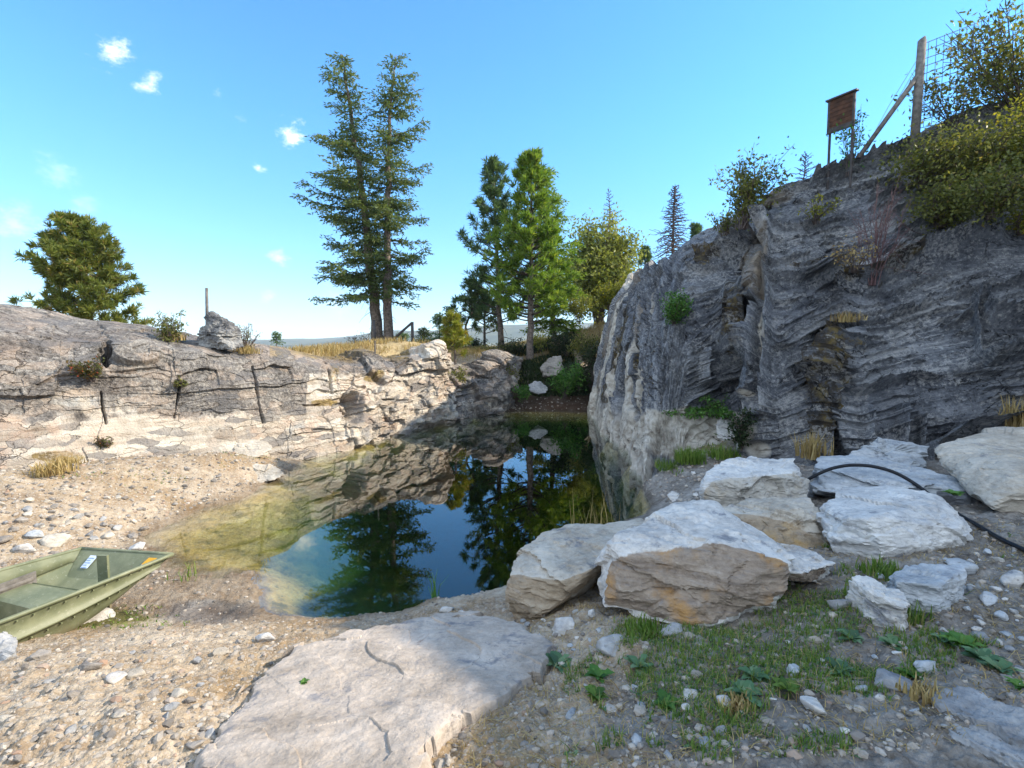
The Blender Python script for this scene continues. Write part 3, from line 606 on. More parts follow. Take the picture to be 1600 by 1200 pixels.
# ---------------------------------------------------------------- ground: one sheet through measured heights
SHORE = [(-3.55, 5.35), (-3.1, 5.0), (-2.75, 5.3), (-2.45, 4.9), (-2.55, 4.42), (-1.9, 4.42), (-1.3, 4.45), (-.75, 4.75), (-.2, 4.85), (.25, 5.25), (.9, 6.0), (1.55, 6.9),
         (2.15, 8.1), (2.45, 10), (2.4, 12.8), (2.75, 18.3), (-.34, 18.4), (-1.96, 15.7), (-3.04, 13.5), (-3.6, 12), (-4.35, 10.5), (-4.36, 8.7), (-4.6, 7.4), (-4.7, 6.3), (-4.2, 5.75)]
def ground_points():
    pts = [(x, y, 0.0) for x, y in SHORE]
    g = [(0, 1133, .75), (200, 1133, .78), (400, 1133, .62), (700, 1160, .70), (850, 1090, .66), (880, 1030, .60), (1000, 1133, .88), (1300, 1133, .92), (1600, 1133, .97), (1600, 1000, 1.0), (1600, 900, .99), (1600, 830, .98),
         (1400, 930, .92), (1400, 892, .92), (1530, 855, .95), (1480, 880, .94), (1320, 890, .9), (1200, 970, .79), (1120, 985, .77), (1050, 990, .77), (900, 970, .62), (780, 965, .34), (650, 958, .10), (520, 985, .20), (400, 1000, .27), (250, 1000, .36), (120, 1030, .5), (0, 1040, .55), (0, 1003, .16), (70, 985, .08),
         (175, 940, .04), (240, 935, .05), (300, 950, .07), (380, 945, .05), (400, 975, .1), (0, 880, .22), (60, 862, .22), (120, 856, .16), (190, 850, .06), (0, 800, .50), (150, 800, .30), (250, 785, .16), (0, 740, .75), (150, 722, .66), (290, 745, .33),
         (400, 715, .34), (350, 770, .1), (440, 735, .04), (220, 715, .62), (330, 712, .5), (1100, 695, .55), (1050, 735, .17), (1120, 745, .5), (1065, 705, .42), (1140, 680, .85), (1085, 790, .45), (1030, 800, .15),
         (1250, 735, .72), (1400, 725, .85), (1550, 712, .95), (600, 1010, .3), (480, 1060, .48), (440, 1030, .47), (370, 1085, .60), (325, 1150, .70), (300, 1200, .74), (720, 1150, .69), (800, 1085, .62)]
    pts += [tuple(G(*q)) for q in g]
    pts += [(-3.7, 6.5, -.13), (-3.8, 8.4, -.18), (-3.7, 10.3, -.35), (-3.0, 7.5, -.4), (-2.5, 6.2, -.45), (-3.2, 9.5, -.45), (-1.5, 5.6, -.75), (-.3, 6, -.9), (0, 8, -2), (0, 12, -2.4), (1.4, 9.5, -1.8), (1.2, 16, -2.2), (-1, 14, -1.8), (-2.4, 8.5, -1.2), (-2.0, 11.5, -1.6), (-1.9, 4.8, -.3), (-1.2, 4.95, -.45), (-.5, 5.2, -.5), (.4, 5.9, -.55), (1.9, 8.8, -.9), (1.9, 11, -1.3), (2.1, 14, -1.5), (1.3, 7.2, -.6),
            (8, 5, 1.0), (9.5, 2, 1.1), (6, 3, 1.0), (4, 0, .95), (0, -1, .85), (0, -8, .8), (-5, 0, .8), (-9, -2, .9), (-5.5, 3.2, .35), (-7, 4.4, .6), (-9.5, 4.5, .95), (10, -8, 1.1), (-10, -10, 1),
            (.0, 19.0, .12), (.9, 19.2, .35), (1.8, 19.2, .35), (2.6, 19.0, .2), (.4, 20.4, 1.35), (1.6, 20.6, 1.4), (2.9, 20.6, 1.5), (-.3, 21.5, 1.95), (1.2, 22.5, 2.1), (2.8, 23, 2.7), (4.2, 24, 3.4),
            (-1.5, 21.5, 2.0), (-3, 19, 2.1), (-4, 24, 2.25), (-1, 26, 2.2), (2, 26, 2.55), (5, 28, 3.3), (9, 30, 4.2), (-9, 20, 1.9), (-14, 18, 1.9), (-14, 28, 1.8), (-12, 13.5, 2.2), (-9.3, 14.5, 2.1), (-7, 15, 2.05), (-10.5, 16, 1.9), (-17, 12, 2.0), (-20, 22, 1.6), (-6.5, 18, 2.1), (-5, 36, 2.1), (4, 38, 2.5), (12, 40, 3.4), (-20, 44, 1.6), (24, 44, 4), (-30, 30, 1.5), (40, 30, 6), (40, 8, 5), (25, -10, 3), (-30, 5, 2.5), (-30, -15, 1.5), (15, 20, 5.2), (22, 14, 6)]
    for c in L_COLS:
        pts.append(tuple(c[-2] + np.array([0, .3, -.07 - .25 * (c[-2][0] < -6)]))); f = c[1]
        pts.append((f[0] * 1.06, f[1] * 1.06, max(f[2], .0) + .02))
    for c in R_COLS:
        f = c[1]; t = c[5]; pts.append(tuple(f * .98 + np.array([0, 0, .08]))); g_ = np.array([t[0] - f[0], t[1] - f[1]]); g_ = g_ / np.linalg.norm(g_) * 1.1; pts.append((f[0] + g_[0], f[1] + g_[1], f[2] - .15)); pts.append((t[0] + (t[0] - f[0]) * .4 + .5, t[1] + 1.5, t[2] - 1.8))
    return np.array(pts, float)
GP = ground_points()
_K = np.linalg.norm(GP[:, None, :2] - GP[None, :, :2], axis=2)
_K += np.eye(len(GP)) * -.02
_A = np.block([[_K, np.ones((len(GP), 1))], [np.ones((1, len(GP))), np.zeros((1, 1))]])
_w = np.linalg.solve(_A, np.concatenate([GP[:, 2], [0]]))
def ground_base(x, y):
    x = np.asarray(x, float).ravel(); y = np.asarray(y, float).ravel(); z = np.empty(len(x))
    for i in range(0, len(x), 40000):
        s = slice(i, i + 40000)
        z[s] = np.hypot(x[s, None] - GP[None, :, 0], y[s, None] - GP[None, :, 1]) @ _w[:-1] + _w[-1]
    return z
def ground_z(x, y):
    x = np.asarray(x, float).ravel(); y = np.asarray(y, float).ravel()
    z = ground_base(x, y); p = np.stack([x, y, x * 0], 1)
    amp = np.clip(.25 + np.abs(z) * 1.2, .25, 1)
    z = z + amp * (.06 * fbm(p * 1.7, 4, seed=200) + .05 * fbm(p * 6, 5, gain=.62, seed=210)) + .02 * fbm(p * 26, 3, gain=.6, seed=220)
    r = np.hypot(x, y - 10)
    return z
def gz1(x, y): return float(ground_z([x], [y])[0])

def build_ground():
    iy = np.linspace(1 / 1.25, 1 / 46, 470); ys = np.concatenate([np.linspace(-14, 1.1, 26), 1 / iy])
    t = np.linspace(-1, 1, 900); t = np.sign(t) * (np.abs(t) * 1.2 + .75 * np.abs(t) ** 5)
    w = np.where(ys > 1.2, ys + 1.0, 2.2 + (1.2 - ys) * 1.0)
    X = t[None, :] * w[:, None]; Y = np.repeat(ys[:, None], len(t), 1)
    x, y = X.ravel(), Y.ravel(); z = ground_z(x, y); base = z
    V = np.stack([x, y, z], 1); px, py = proj(V)
    p0 = np.stack([x, y, x * 0], 1)
    soil = .9 * sstep(-.25, .7, x - .12 * y + .35 * fbm(p0 * 1.4, 3, seed=301)) * (y < 9) + .55 * (y > 18) * (z < 1.6)
    soil = np.maximum(soil, .5 * (y > 7) * (x > 2) * (y < 12)); soil = np.maximum(soil, 1.0 * (y > 17.6) * (z < 1.6) * (x > -1))
    soil = np.maximum(soil, .95 * gauss(px, py, 325, 955, 95, 24) * (y < 6))
    earth = .5 * sstep(.3, .95, gauss(px, py, 325, 958, 115, 24) * (y < 6) + .55 * fbm(p0 * 3.5, 4, gain=.65, seed=307)) + sstep(17.3, 17.9, y) * sstep(1.7, 1.1, z) * (x > -.8) * (x < 3.6)
    straw = sstep(1.9, 2.15, z) * (y > 9) * .95 + .7 * (z > 2) * (x > 3)
    moss = .75 * gauss(px, py, 405, 705, 55, 12) * (y < 11) + .85 * gauss(px, py, 150, 965, 110, 22) * (y < 6) + .65 * gauss(px, py, 1110, 690, 50, 35) * (y > 7) + .35 * gauss(px, py, 220, 770, 120, 30)
    moss = np.maximum(moss, .45 * ((y > 19) & (y < 22) & (x > .6)))
    return structure(mesh_obj('ground', V, grid_faces(len(ys), len(t)), MATS['ground'], None, dict(soil=np.clip(soil, 0, 1), straw=np.clip(straw, 0, 1), moss=np.clip(moss, 0, 1), earth=earth)))

def build_far_land():
    rr = np.concatenate([[30, 38], np.geomspace(46, 3200, 60)]); th = np.linspace(0, 2 * np.pi, 721)
    Rr, T = np.meshgrid(rr, th, indexing='ij'); x = (Rr * np.cos(T)).ravel(); y = (10 + Rr * np.sin(T)).ravel(); r = Rr.ravel()
    th = np.arctan2(x, y)
    zin = np.full(len(x), -2.0)
    edge = ground_base(x, y) if False else 1.6
    z = np.where(r < 40, 0.2, edge - sstep(46, 350, r) * 34)
    pts = np.stack([x / 420, y / 420, x * 0], 1)
    ridge = fbm(pts, 5, seed=401)
    pxd = 800 + 800 * np.tan(np.clip(th, -1.3, 1.3))
    hs = 22 + 34 * sstep(480, 660, pxd) + 10 * sstep(640, 800, pxd)
    z = z + sstep(900, 2000, r) * (34 + hs * (1.25 + .9 * ridge)) * np.where(r > 2300, 1.0, .85)
    V = np.stack([x, y, z], 1); n = len(rr); m = 721
    m1 = NT('forested_hills'); p = m1.pos(); nn = m1.noise(p, .012, 8, .65)
    mat = m1.done(m1.bsdf(m1.ramp(nn, [(.35, (.035, .05, .03)), (.52, (.07, .085, .045)), (.66, (.19, .165, .09))]), .95))
    return structure(mesh_obj('hills', V, grid_faces(n, m), mat))

def build_water():
    a = np.linspace(0, 1, 2)
    V = np.array([[x, y, z] for z in (0, -4) for x, y in ((-8, 3.6), (5.5, 3.6), (5.5, 20.5), (-8, 20.5))], float)
    Q = np.array([(0, 1, 2, 3), (4, 7, 6, 5), (0, 4, 5, 1), (1, 5, 6, 2), (2, 6, 7, 3), (3, 7, 4, 0)])
    return structure(mesh_obj('water', V, Q, mat_water(), smooth=False))

MATS = {'ground': mat_ground()}
build_right = build_right_cliff()
build_left = build_left_cliff()
build_ground(); build_far_land(); build_water()
def build_haze():
    V = np.array([[x, y, z] for z in (-42, 150) for x, y in ((-3400, -3400), (3400, -3400), (3400, 3450), (-3400, 3450))], float)
    Q = np.array([(0, 3, 2, 1), (4, 5, 6, 7), (0, 1, 5, 4), (1, 2, 6, 5), (2, 3, 7, 6), (3, 0, 4, 7)])
    m = NT('haze'); v = m.n('ShaderNodeVolumePrincipled'); v.inputs['Color'].default_value = (.80, .90, 1, 1); v.inputs['Density'].default_value = .00022
    m.t.links.new(v.outputs[0], m.out.inputs['Volume'])
    tag(mesh_obj('haze', V, Q, m.m, smooth=False), 'pale blue haze over the far hills', 'haze', kind='stuff')
build_haze()

_proj = {}
def surf_at(grids, px, py, r=5):
    """the visible rock point behind a photo pixel"""
    best = None
    for g in grids:
        q = g.reshape(-1, 3)
        if id(g) not in _proj: _proj[id(g)] = proj(q)
        x, y = _proj[id(g)]
        m = (np.hypot(x - px, y - py) < r) & (q[:, 1] > 1)
        if m.any():
            c = q[m]; k = c[np.argmin(c[:, 1])]
            if best is None or k[1] < best[1]: best = k
    return best if best is not None else P(px, py, 12)
RG, LG = [build_right[1]], [build_left[1]]

# ---------------------------------------------------------------- boulders and stones
PALE = [(.18, (.18, .165, .155)), (.38, (.41, .385, .355)), (.56, (.59, .56, .515)), (.78, (.73, .70, .645))]
BROWN = [(.2, (.085, .062, .046)), (.42, (.205, .158, .12)), (.6, (.30, .24, .185)), (.8, (.44, .38, .32))]
MATS.update(
    pale=mat_boulder('pale_boulder_rock', PALE, BROWN, (.42, .22, .06), .45),
    white=mat_boulder('white_boulder_rock', [(.16, (.20, .195, .195)), (.38, (.42, .41, .395)), (.58, (.60, .585, .555)), (.8, (.72, .70, .66))], [(.2, (.22, .20, .18)), (.5, (.42, .39, .34)), (.8, (.56, .53, .48))], (.46, .36, .24), .7),
    tan=mat_boulder('tan_boulder_rock', [(.2, (.19, .165, .13)), (.42, (.36, .315, .255)), (.6, (.50, .45, .375)), (.8, (.60, .55, .475))], [(.2, (.15, .115, .075)), (.5, (.31, .24, .165)), (.8, (.46, .385, .29))], (.42, .26, .09), .4),
    slate=mat_boulder('blue_grey_boulder_rock', [(.2, (.14, .155, .17)), (.42, (.30, .32, .335)), (.6, (.44, .455, .465)), (.8, (.58, .59, .59))], [(.3, (.07, .075, .085)), (.6, (.15, .155, .165)), (.75, (.22, .225, .23))], (.20, .20, .19), .65),
    pink=mat_boulder('pinkish_slab_rock', [(.12, (.13, .105, .085)), (.36, (.29, .245, .20)), (.58, (.44, .375, .315)), (.84, (.60, .53, .455))], [(.3, (.12, .105, .085)), (.6, (.24, .21, .175)), (.75, (.33, .3, .27))], (.38, .23, .17), .25),
    grey=mat_boulder('grey_stone_rock', [(.28, (.14, .14, .145)), (.45, (.25, .25, .25)), (.6, (.36, .355, .345)), (.75, (.48, .47, .45))], BROWN, (.25, .2, .15), .3),
    cobble=mat_boulder('cobble_rock', [(.2, (.10, .088, .075)), (.42, (.21, .185, .16)), (.6, (.31, .28, .245)), (.82, (.43, .395, .35))], BROWN, (.25, .2, .15), .25),
    lichen=mat_boulder('lichen_boulder_rock', [(.30, (.05, .05, .052)), (.46, (.15, .145, .14)), (.58, (.27, .26, .24)), (.75, (.42, .40, .36))], BROWN, (.25, .2, .15), .1))
_ico = {}
def ico(level):
    if level not in _ico:
        b = bmesh.new(); bmesh.ops.create_icosphere(b, subdivisions=level, radius=1)
        _ico[level] = (np.array([v.co[:] for v in b.verts]), np.array([[v.index for v in f.verts] for f in b.faces])); b.free()
    return _ico[level]
def hull_planes(pts):
    b = bmesh.new()
    for p in pts: b.verts.new(p)
    bmesh.ops.convex_hull(b, input=b.verts[:]); b.normal_update()
    out = [(np.array(f.normal[:]), float(f.normal.dot(f.verts[0].co))) for f in b.faces if f.calc_area() > 1e-9]; b.free()
    return out
def hull_mesh(pts, level=6, amp=.02, seed=0, power=26, face_dir=None, chips=10, edge=.07):
    pts = np.asarray(pts, float); c = (pts.min(0) + pts.max(0)) / 2 * .5 + pts.mean(0) * .5; q = pts - c
    pl = [(n, d) for n, d in hull_planes(q) if d > 1e-4]
    ext = np.abs(q).max(0); D, Fc = ico(level)
    S = D * ext; S = S / np.linalg.norm(S, axis=1)[:, None]
    r0 = np.random.default_rng(seed)
    Nn = np.array([n for n, d in pl]); Dd = np.array([d for n, d in pl])
    size = float(np.cbrt(np.prod(ext)))
    A = np.clip(S @ Nn.T, 1e-4, None) / Dd
    m = A.max(1); base = m * (np.sum((A / m[:, None]) ** power, 1)) ** (1 / power); r = 1 / base
    for k in range(chips):                                # corners knocked off by extra cuts
        i = r0.integers(len(S)); n = S[i] + .5 * r0.normal(size=3); n /= np.linalg.norm(n)
        sup = (S * r[:, None]) @ n; d = sup.max() * r0.uniform(.80, .96)
        r = np.minimum(r, np.where(S @ n > 1e-3, d / np.clip(S @ n, 1e-3, None), 9e9))
    r = r * (1 + edge * fbm(S * 2.3 + seed, 4, gain=.6, seed=seed + 77))
    V = S * r[:, None]
    w = V + c
    k = 1 / max(size, .05)
    q2 = np.stack([w[:, 0] * 1.3 + w[:, 1] * .6, w[:, 2] * 2.6 + w[:, 1] * .4], 1) * k * 1.1 + .3 * np.stack([fbm(w * k * 1.6, 2, seed=seed), fbm(w * k * 1.6 + 5, 2, seed=seed + 1)], 1)
    f1, f2, idv = worley2(q2, seed + 5); g1, g2, id2 = worley2(q2 * 2.7 + 3, seed + 6)
    dn = amp * (1.2 * fbm(w * k * 1.4, 5, gain=.58, seed=seed + 2) + 1.5 * (idv - .5) + .8 * (id2 - .5) - .12 * np.exp(-((f2 - f1) / .05) ** 2) + .5 * fbm(w * k * 9, 4, gain=.6, seed=seed + 9))
    V = V + S * dn[:, None]
    face = np.zeros(len(V))
    if face_dir is not None:
        fd = np.asarray(face_dir, float); fd /= np.linalg.norm(fd)
        wq = (A / m[:, None]) ** 60; face = (wq @ sstep(.35, .62, Nn @ fd)) / wq.sum(1)
    return V + c, Fc, face
BASE_SCALE = 1
def boulder(name, label, mat, parts, level=6, amp=.02, seed=1, face_dir=None, group='boulders', cat='boulder', chips=10, power=26, edge=.07):
    Vs, Fs, As, n = [], [], [], 0
    for k, pts in enumerate(parts):
        pts = [np.asarray(p, float) if isinstance(p, np.ndarray) else P(*p) for p in pts]
        V, Fc, a = hull_mesh(pts, level, amp * 1.75, seed + 13 * k, face_dir=face_dir, chips=chips, power=power, edge=edge)
        Vs.append(V); Fs.append(Fc + n); As.append(a); n += len(V)
    V = np.concatenate(Vs); c = np.array([*(V[:, :2].mean(0)), V[:, 2].min()])
    o = mesh_obj(name, V - c, np.concatenate(Fs), MATS[mat], None, dict(face=np.concatenate(As), tilt=np.zeros(len(V))), smooth=False)
    o.location = c; return tag(o, label, cat, group)

boulder('boulder', 'biggest front boulder with a flat brown broken face and a pale top ridge', 'pale',
        [[(935, 955, 3.15), (930, 885, 3.25), (962, 840, 3.4), (1002, 831, 3.4), (1040, 833, 3.32), (1130, 852, 3.14), (1231, 879, 2.98), (1200, 975, 2.86), (1120, 990, 2.84), (1002, 968, 3.0), (1238, 900, 2.95), (1106, 776, 4.0), (1085, 778, 4.0), (1235, 860, 3.6), (1100, 860, 4.5), (960, 880, 4.2)],
         [(1150, 850, 3.5), (1220, 866, 3.3), (1262, 868, 3.3), (1317, 884, 3.2), (1321, 903, 3.15), (1298, 912, 3.12), (1240, 898, 3.05), (1200, 905, 3.1), (1250, 890, 3.8), (1150, 830, 4.0), (1180, 880, 3.9)]],
        6, .024, 3, face_dir=(-.1, -1, -.1), chips=9, power=60)
boulder('boulder', 'long low cream boulder at the water edge, left of the brown-faced one', 'tan',
        [[(774, 899, 3.75), (789, 878, 3.87), (841, 841, 4.25), (894, 822, 4.55), (985, 810, 4.7), (1050, 800, 4.8), (985, 852, 3.95), (925, 888, 3.62), (875, 908, 3.55), (875, 945, 3.5), (774, 968, 3.65), (800, 992, 3.5), (841, 905, 4.8), (1000, 880, 5.0)]],
        6, .022, 8, face_dir=(-.25, -1, -.2), chips=9, power=60)
boulder('boulder', 'blocky pale boulder with a pointed left end below the cliff foot', 'white',
        [[(1090, 778, 4.95), (1094, 748, 5.05), (1122, 722, 5.3), (1165, 711, 5.5), (1215, 714, 5.5), (1252, 712, 5.4), (1263, 758, 5.0), (1266, 802, 4.75), (1200, 808, 4.7), (1130, 806, 4.8), (1088, 802, 4.9), (1180, 770, 6.2), (1120, 775, 5.9), (1112, 748, 4.85), (1240, 742, 4.9)]],
        6, .028, 12, face_dir=(-.2, -1, .1), chips=10)
boulder('boulder', 'tan boulder wedged between the brown-faced boulder and the smooth white one', 'tan',
        [[(1122, 794, 4.3), (1180, 781, 4.5), (1265, 777, 4.4), (1288, 800, 4.1), (1311, 858, 3.8), (1314, 890, 3.7), (1240, 895, 3.65), (1130, 875, 3.9), (1215, 804, 3.98), (1130, 800, 4.12), (1250, 850, 4.8), (1150, 850, 4.7)]],
        6, .02, 17, face_dir=(-.1, -1, -.1), chips=5)
boulder('boulder', 'smooth rounded white boulder in the middle of the pile, streaked grey', 'white',
        [[(1264, 792, 4.2), (1275, 769, 4.5), (1330, 758, 4.7), (1430, 759, 4.6), (1474, 768, 4.4), (1486, 790, 4.1), (1522, 818, 3.9), (1541, 834, 3.8), (1536, 852, 3.65), (1470, 872, 3.5), (1400, 884, 3.42), (1330, 890, 3.4), (1302, 872, 3.5), (1284, 832, 3.8), (1450, 840, 4.8), (1320, 840, 4.8), (1400, 808, 3.42), (1330, 812, 3.48), (1470, 818, 3.5)]],
        6, .022, 21, chips=8, power=16)
boulder('boulder', 'flat blue-grey slab boulder with a black hose bent over it', 'slate',
        [[(1264, 742, 5.3), (1270, 718, 5.6), (1320, 709, 5.8), (1380, 714, 5.7), (1440, 728, 5.4), (1490, 745, 5.2), (1556, 768, 4.8), (1557, 786, 4.7), (1520, 810, 4.5), (1480, 797, 4.5), (1300, 768, 5.0), (1265, 768, 5.2), (1400, 790, 6.2), (1300, 780, 6.1), (1490, 768, 4.62), (1380, 748, 4.95)]],
        6, .026, 26, face_dir=(.2, -1, -.2), chips=10)
boulder('boulder', 'small grey ridged boulder highest at the back of the pile', 'slate',
        [[(1322, 712, 6.2), (1345, 693, 6.4), (1375, 685, 6.5), (1420, 691, 6.4), (1452, 700, 6.3), (1462, 738, 6), (1325, 735, 6), (1400, 730, 7)]], 5, .03, 31, chips=10)
boulder('boulder', 'huge yellowish white boulder cut off by the right edge', 'tan',
        [[(1452, 694, 5.6), (1480, 680, 5.7), (1540, 668, 5.9), (1600, 664, 5.8), (1720, 662, 5.8), (1760, 720, 5), (1720, 830, 4.0), (1600, 826, 4.05), (1560, 812, 4.2), (1530, 790, 4.6), (1460, 730, 5.2), (1600, 760, 6.5), (1500, 740, 6.2), (1590, 738, 4.35), (1690, 745, 4.2), (1505, 730, 4.9)]],
        6, .035, 36, face_dir=(0, -1, -.5), chips=6, power=14)
def slab(name, label, mat, top, thick, seed, level=6, amp=.014, shrink=.92, **kw):
    t = np.array([G(*q) for q in top]); c = t.mean(0); b = c + (t - c) * [1 / shrink if shrink < 1 else shrink] * 3 if False else c + (t - c) * (2 - shrink); b = b.copy(); b[:, 2] = t[:, 2] - thick
    return boulder(name, label, mat, [[*t, *b]], level, amp, seed, **kw)
def block_slab(name, label, mat, top, thick, seed, n=(420, 330)):
    """a thick flat block: measured top outline, chipped rim and steep broken sides"""
    t = np.array([G(*q) for q in top]); A = np.c_[t[:, :2], np.ones(len(t))]; pl = np.linalg.lstsq(A, t[:, 2], rcond=None)[0]
    lo, hi = t[:, :2].min(0) - .12, t[:, :2].max(0) + .12
    X, Y = np.meshgrid(np.linspace(lo[0], hi[0], n[0]), np.linspace(lo[1], hi[1], n[1])); x, y = X.ravel(), Y.ravel(); p = np.stack([x, y, x * 0], 1)
    d = np.full(len(x), 9e9); ins = np.zeros(len(x), bool); k = len(t) - 1
    for i in range(len(t)):
        x0, y0, x1, y1 = *t[k, :2], *t[i, :2]; L2 = (x1 - x0) ** 2 + (y1 - y0) ** 2; u = np.clip(((x - x0) * (x1 - x0) + (y - y0) * (y1 - y0)) / L2, 0, 1)
        d = np.minimum(d, np.hypot(x - x0 - u * (x1 - x0), y - y0 - u * (y1 - y0)))
        ins ^= ((y1 > y) != (y0 > y)) & (x < (x0 - x1) * (y - y1) / (y0 - y1 + 1e-12) + x1); k = i
    f1, f2, idv = worley2(np.stack([x, y], 1) * 5.5 + .4 * np.stack([fbm(p * 4, 3, seed=seed), fbm(p * 4 + 7, 3, seed=seed + 1)], 1), seed)
    g1, g2, id2 = worley2(np.stack([x * 1.2 + y, y - .3 * x], 1) * 2.1 + .5 * np.stack([fbm(p * 2, 3, seed=seed + 4), fbm(p * 2 + 7, 3, seed=seed + 5)], 1), seed + 2)
    sd = np.where(ins, d, -d) + .05 * fbm(p * 5, 4, gain=.62, seed=seed + 2) + .10 * (idv - .5)
    ztop = pl[0] * x + pl[1] * y + pl[2] + .03 * fbm(p * 1.6, 3, seed=seed + 3) + .014 * fbm(p * 8, 5, gain=.6, seed=seed + 6) + .018 * (id2 - .5) + .02
    rim = sstep(.05, .0, sd) * (.35 + .65 * (idv > .45)); z = ztop - .028 * rim - thick * sstep(.012, -.05, sd)
    keep = (sd > -.11).reshape(n[1], n[0]); Q = grid_faces(n[1], n[0]); Q = Q[keep.ravel()[Q].all(1)]
    used = np.unique(Q); mp = np.full(len(x), -1); mp[used] = np.arange(len(used)); V = np.stack([x, y, z], 1)[used]; c0 = np.array([*V[:, :2].mean(0), V[:, 2].min()])
    o = mesh_obj(name, V - c0, mp[Q], MATS[mat], None, dict(face=sstep(.0, -.03, sd)[used], tilt=np.zeros(len(used))), smooth=False); o.location = c0
    return tag(o, label, 'rock slab', 'boulders')
block_slab('flat_slab', 'wide flat pinkish slab of rock lying in front of the pond', 'pink',
           [(548, 990, .50), (640, 967, .50), (745, 957, .51), (812, 972, .55), (870, 1018, .62), (846, 1052, .67), (700, 1142, .80), (645, 1235, .83), (310, 1235, .79), (338, 1140, .71), (392, 1075, .61), (462, 1018, .53)], .42, 41)
slab('flat_slab', 'grey slab of rock half buried at the bottom right corner', 'grey',
     [(1452, 1078, .985), (1520, 1066, 1.02), (1600, 1092, 1.05), (1700, 1150, 1.06), (1660, 1225, 1.04), (1500, 1160, .99)], .35, 44, 6, .014, cat='rock slab', chips=3, power=40)
slab('flat_slab', 'long pale slab with grass along its near side, below the smooth white boulder', 'pale',
     [(1322, 897, 1.06), (1350, 892, 1.08), (1400, 915, 1.08), (1421, 938, 1.07), (1416, 952, 1.06), (1360, 925, 1.07)], .2, 47, 5, .012, cat='rock slab', chips=3)
slab('flat_slab', 'flat bluish slab under the right end of the smooth white boulder', 'slate',
     [(1390, 890, 1.08), (1440, 879, 1.1), (1505, 884, 1.12), (1512, 895, 1.12), (1470, 914, 1.1), (1400, 908, 1.08)], .2, 48, 5, .012, cat='rock slab', chips=3)
boulder('boulder', 'dark lichen boulder with one black side standing on the left cliff top beside a post', 'lichen',
        [[(306, 532, 10.5), (312, 515, 10.5), (322, 490, 10.6), (330, 487, 10.7), (350, 497, 10.5), (372, 503, 10.6), (382, 520, 10.5), (385, 545, 10.4), (345, 550, 10.1), (330, 520, 10.2), (308, 545, 10.3), (345, 530, 11.4)]], 6, .035, 51, chips=6, group=None)
for (q, lab, mt, sd) in [
    ([(824, 600, 18.9), (838, 594, 19), (853, 600, 18.9), (858, 610, 18.8), (842, 618, 18.5), (828, 612, 18.6), (840, 612, 19.6)], 'white rock on the dark earth bank at the far end of the pond', 'grey', 61),
    ([(842, 575, 20), (858, 558, 20.3), (876, 553, 20.4), (880, 575, 20), (868, 592, 19.8), (845, 592, 19.8), (860, 580, 21)], 'grey rock standing on the shaded slope above the far white rock', 'cobble', 62),
    ([(1118, 668, 9.6), (1124, 652, 9.8), (1140, 650, 9.9), (1152, 662, 9.8), (1158, 678, 9.5), (1140, 690, 9.3), (1120, 688, 9.4), (1140, 680, 10.3)], 'white broken rock on the grassy ledge under the cliff', 'white', 63),
    ([(1062, 728, 9.1), (1070, 716, 9.2), (1084, 716, 9.2), (1088, 728, 9.0), (1075, 738, 8.9), (1072, 728, 9.5)], 'small pale rock in the grass of the cliff ledge', 'pale', 64),
    ([(1040, 770, 7.2), (1062, 762, 7.5), (1090, 766, 7.4), (1095, 785, 7.0), (1055, 792, 6.9), (1060, 780, 7.8)], 'flat pale rock at the water edge behind the front boulders', 'pale', 65),
    ([(-20, 1035, 3.05), (-10, 992, 3.15), (10, 990, 3.2), (27, 1003, 3.15), (32, 1030, 3.0), (10, 1042, 2.95), (5, 1015, 3.5)], 'rounded grey rock at the left edge just in front of the boat', 'grey', 66),
    ([(282, 778, 8.1), (292, 762, 8.3), (302, 757, 8.4), (312, 768, 8.2), (318, 782, 8.0), (300, 790, 7.9), (300, 775, 8.6)], 'dark topped rock on the left bank above the pond corner', 'lichen', 67),
    ([(470, 975, 4.5), (500, 965, 4.6), (528, 972, 4.5), (532, 988, 4.3), (500, 996, 4.2), (470, 992, 4.3), (500, 985, 4.8)], 'low muddy rock at the near water edge', 'tan', 68),
    ([(335, 692, 9.7), (380, 680, 10), (420, 690, 10), (425, 712, 9.6), (380, 720, 9.3), (335, 712, 9.4), (380, 700, 10.4)], 'low white outcrop rock at the foot of the left cliff', 'tan', 69),
    ([(370, 735, 8.9), (400, 726, 9.1), (440, 728, 9.3), (448, 742, 9.0), (410, 756, 8.7), (372, 752, 8.7), (410, 740, 9.6)], 'pale ledge rock on the left bank beside the pond corner', 'tan', 70),
    ([(230, 752, 7.9), (270, 744, 8.1), (330, 744, 8.4), (335, 758, 8.1), (270, 768, 7.7), (232, 764, 7.7), (280, 750, 8.6)], 'low white shelf rock half buried in the left bank', 'tan', 71)]:
    boulder('rock', lab, mt, [q], 5, .02, sd, group='rocks by the pond', cat='rock', chips=10)

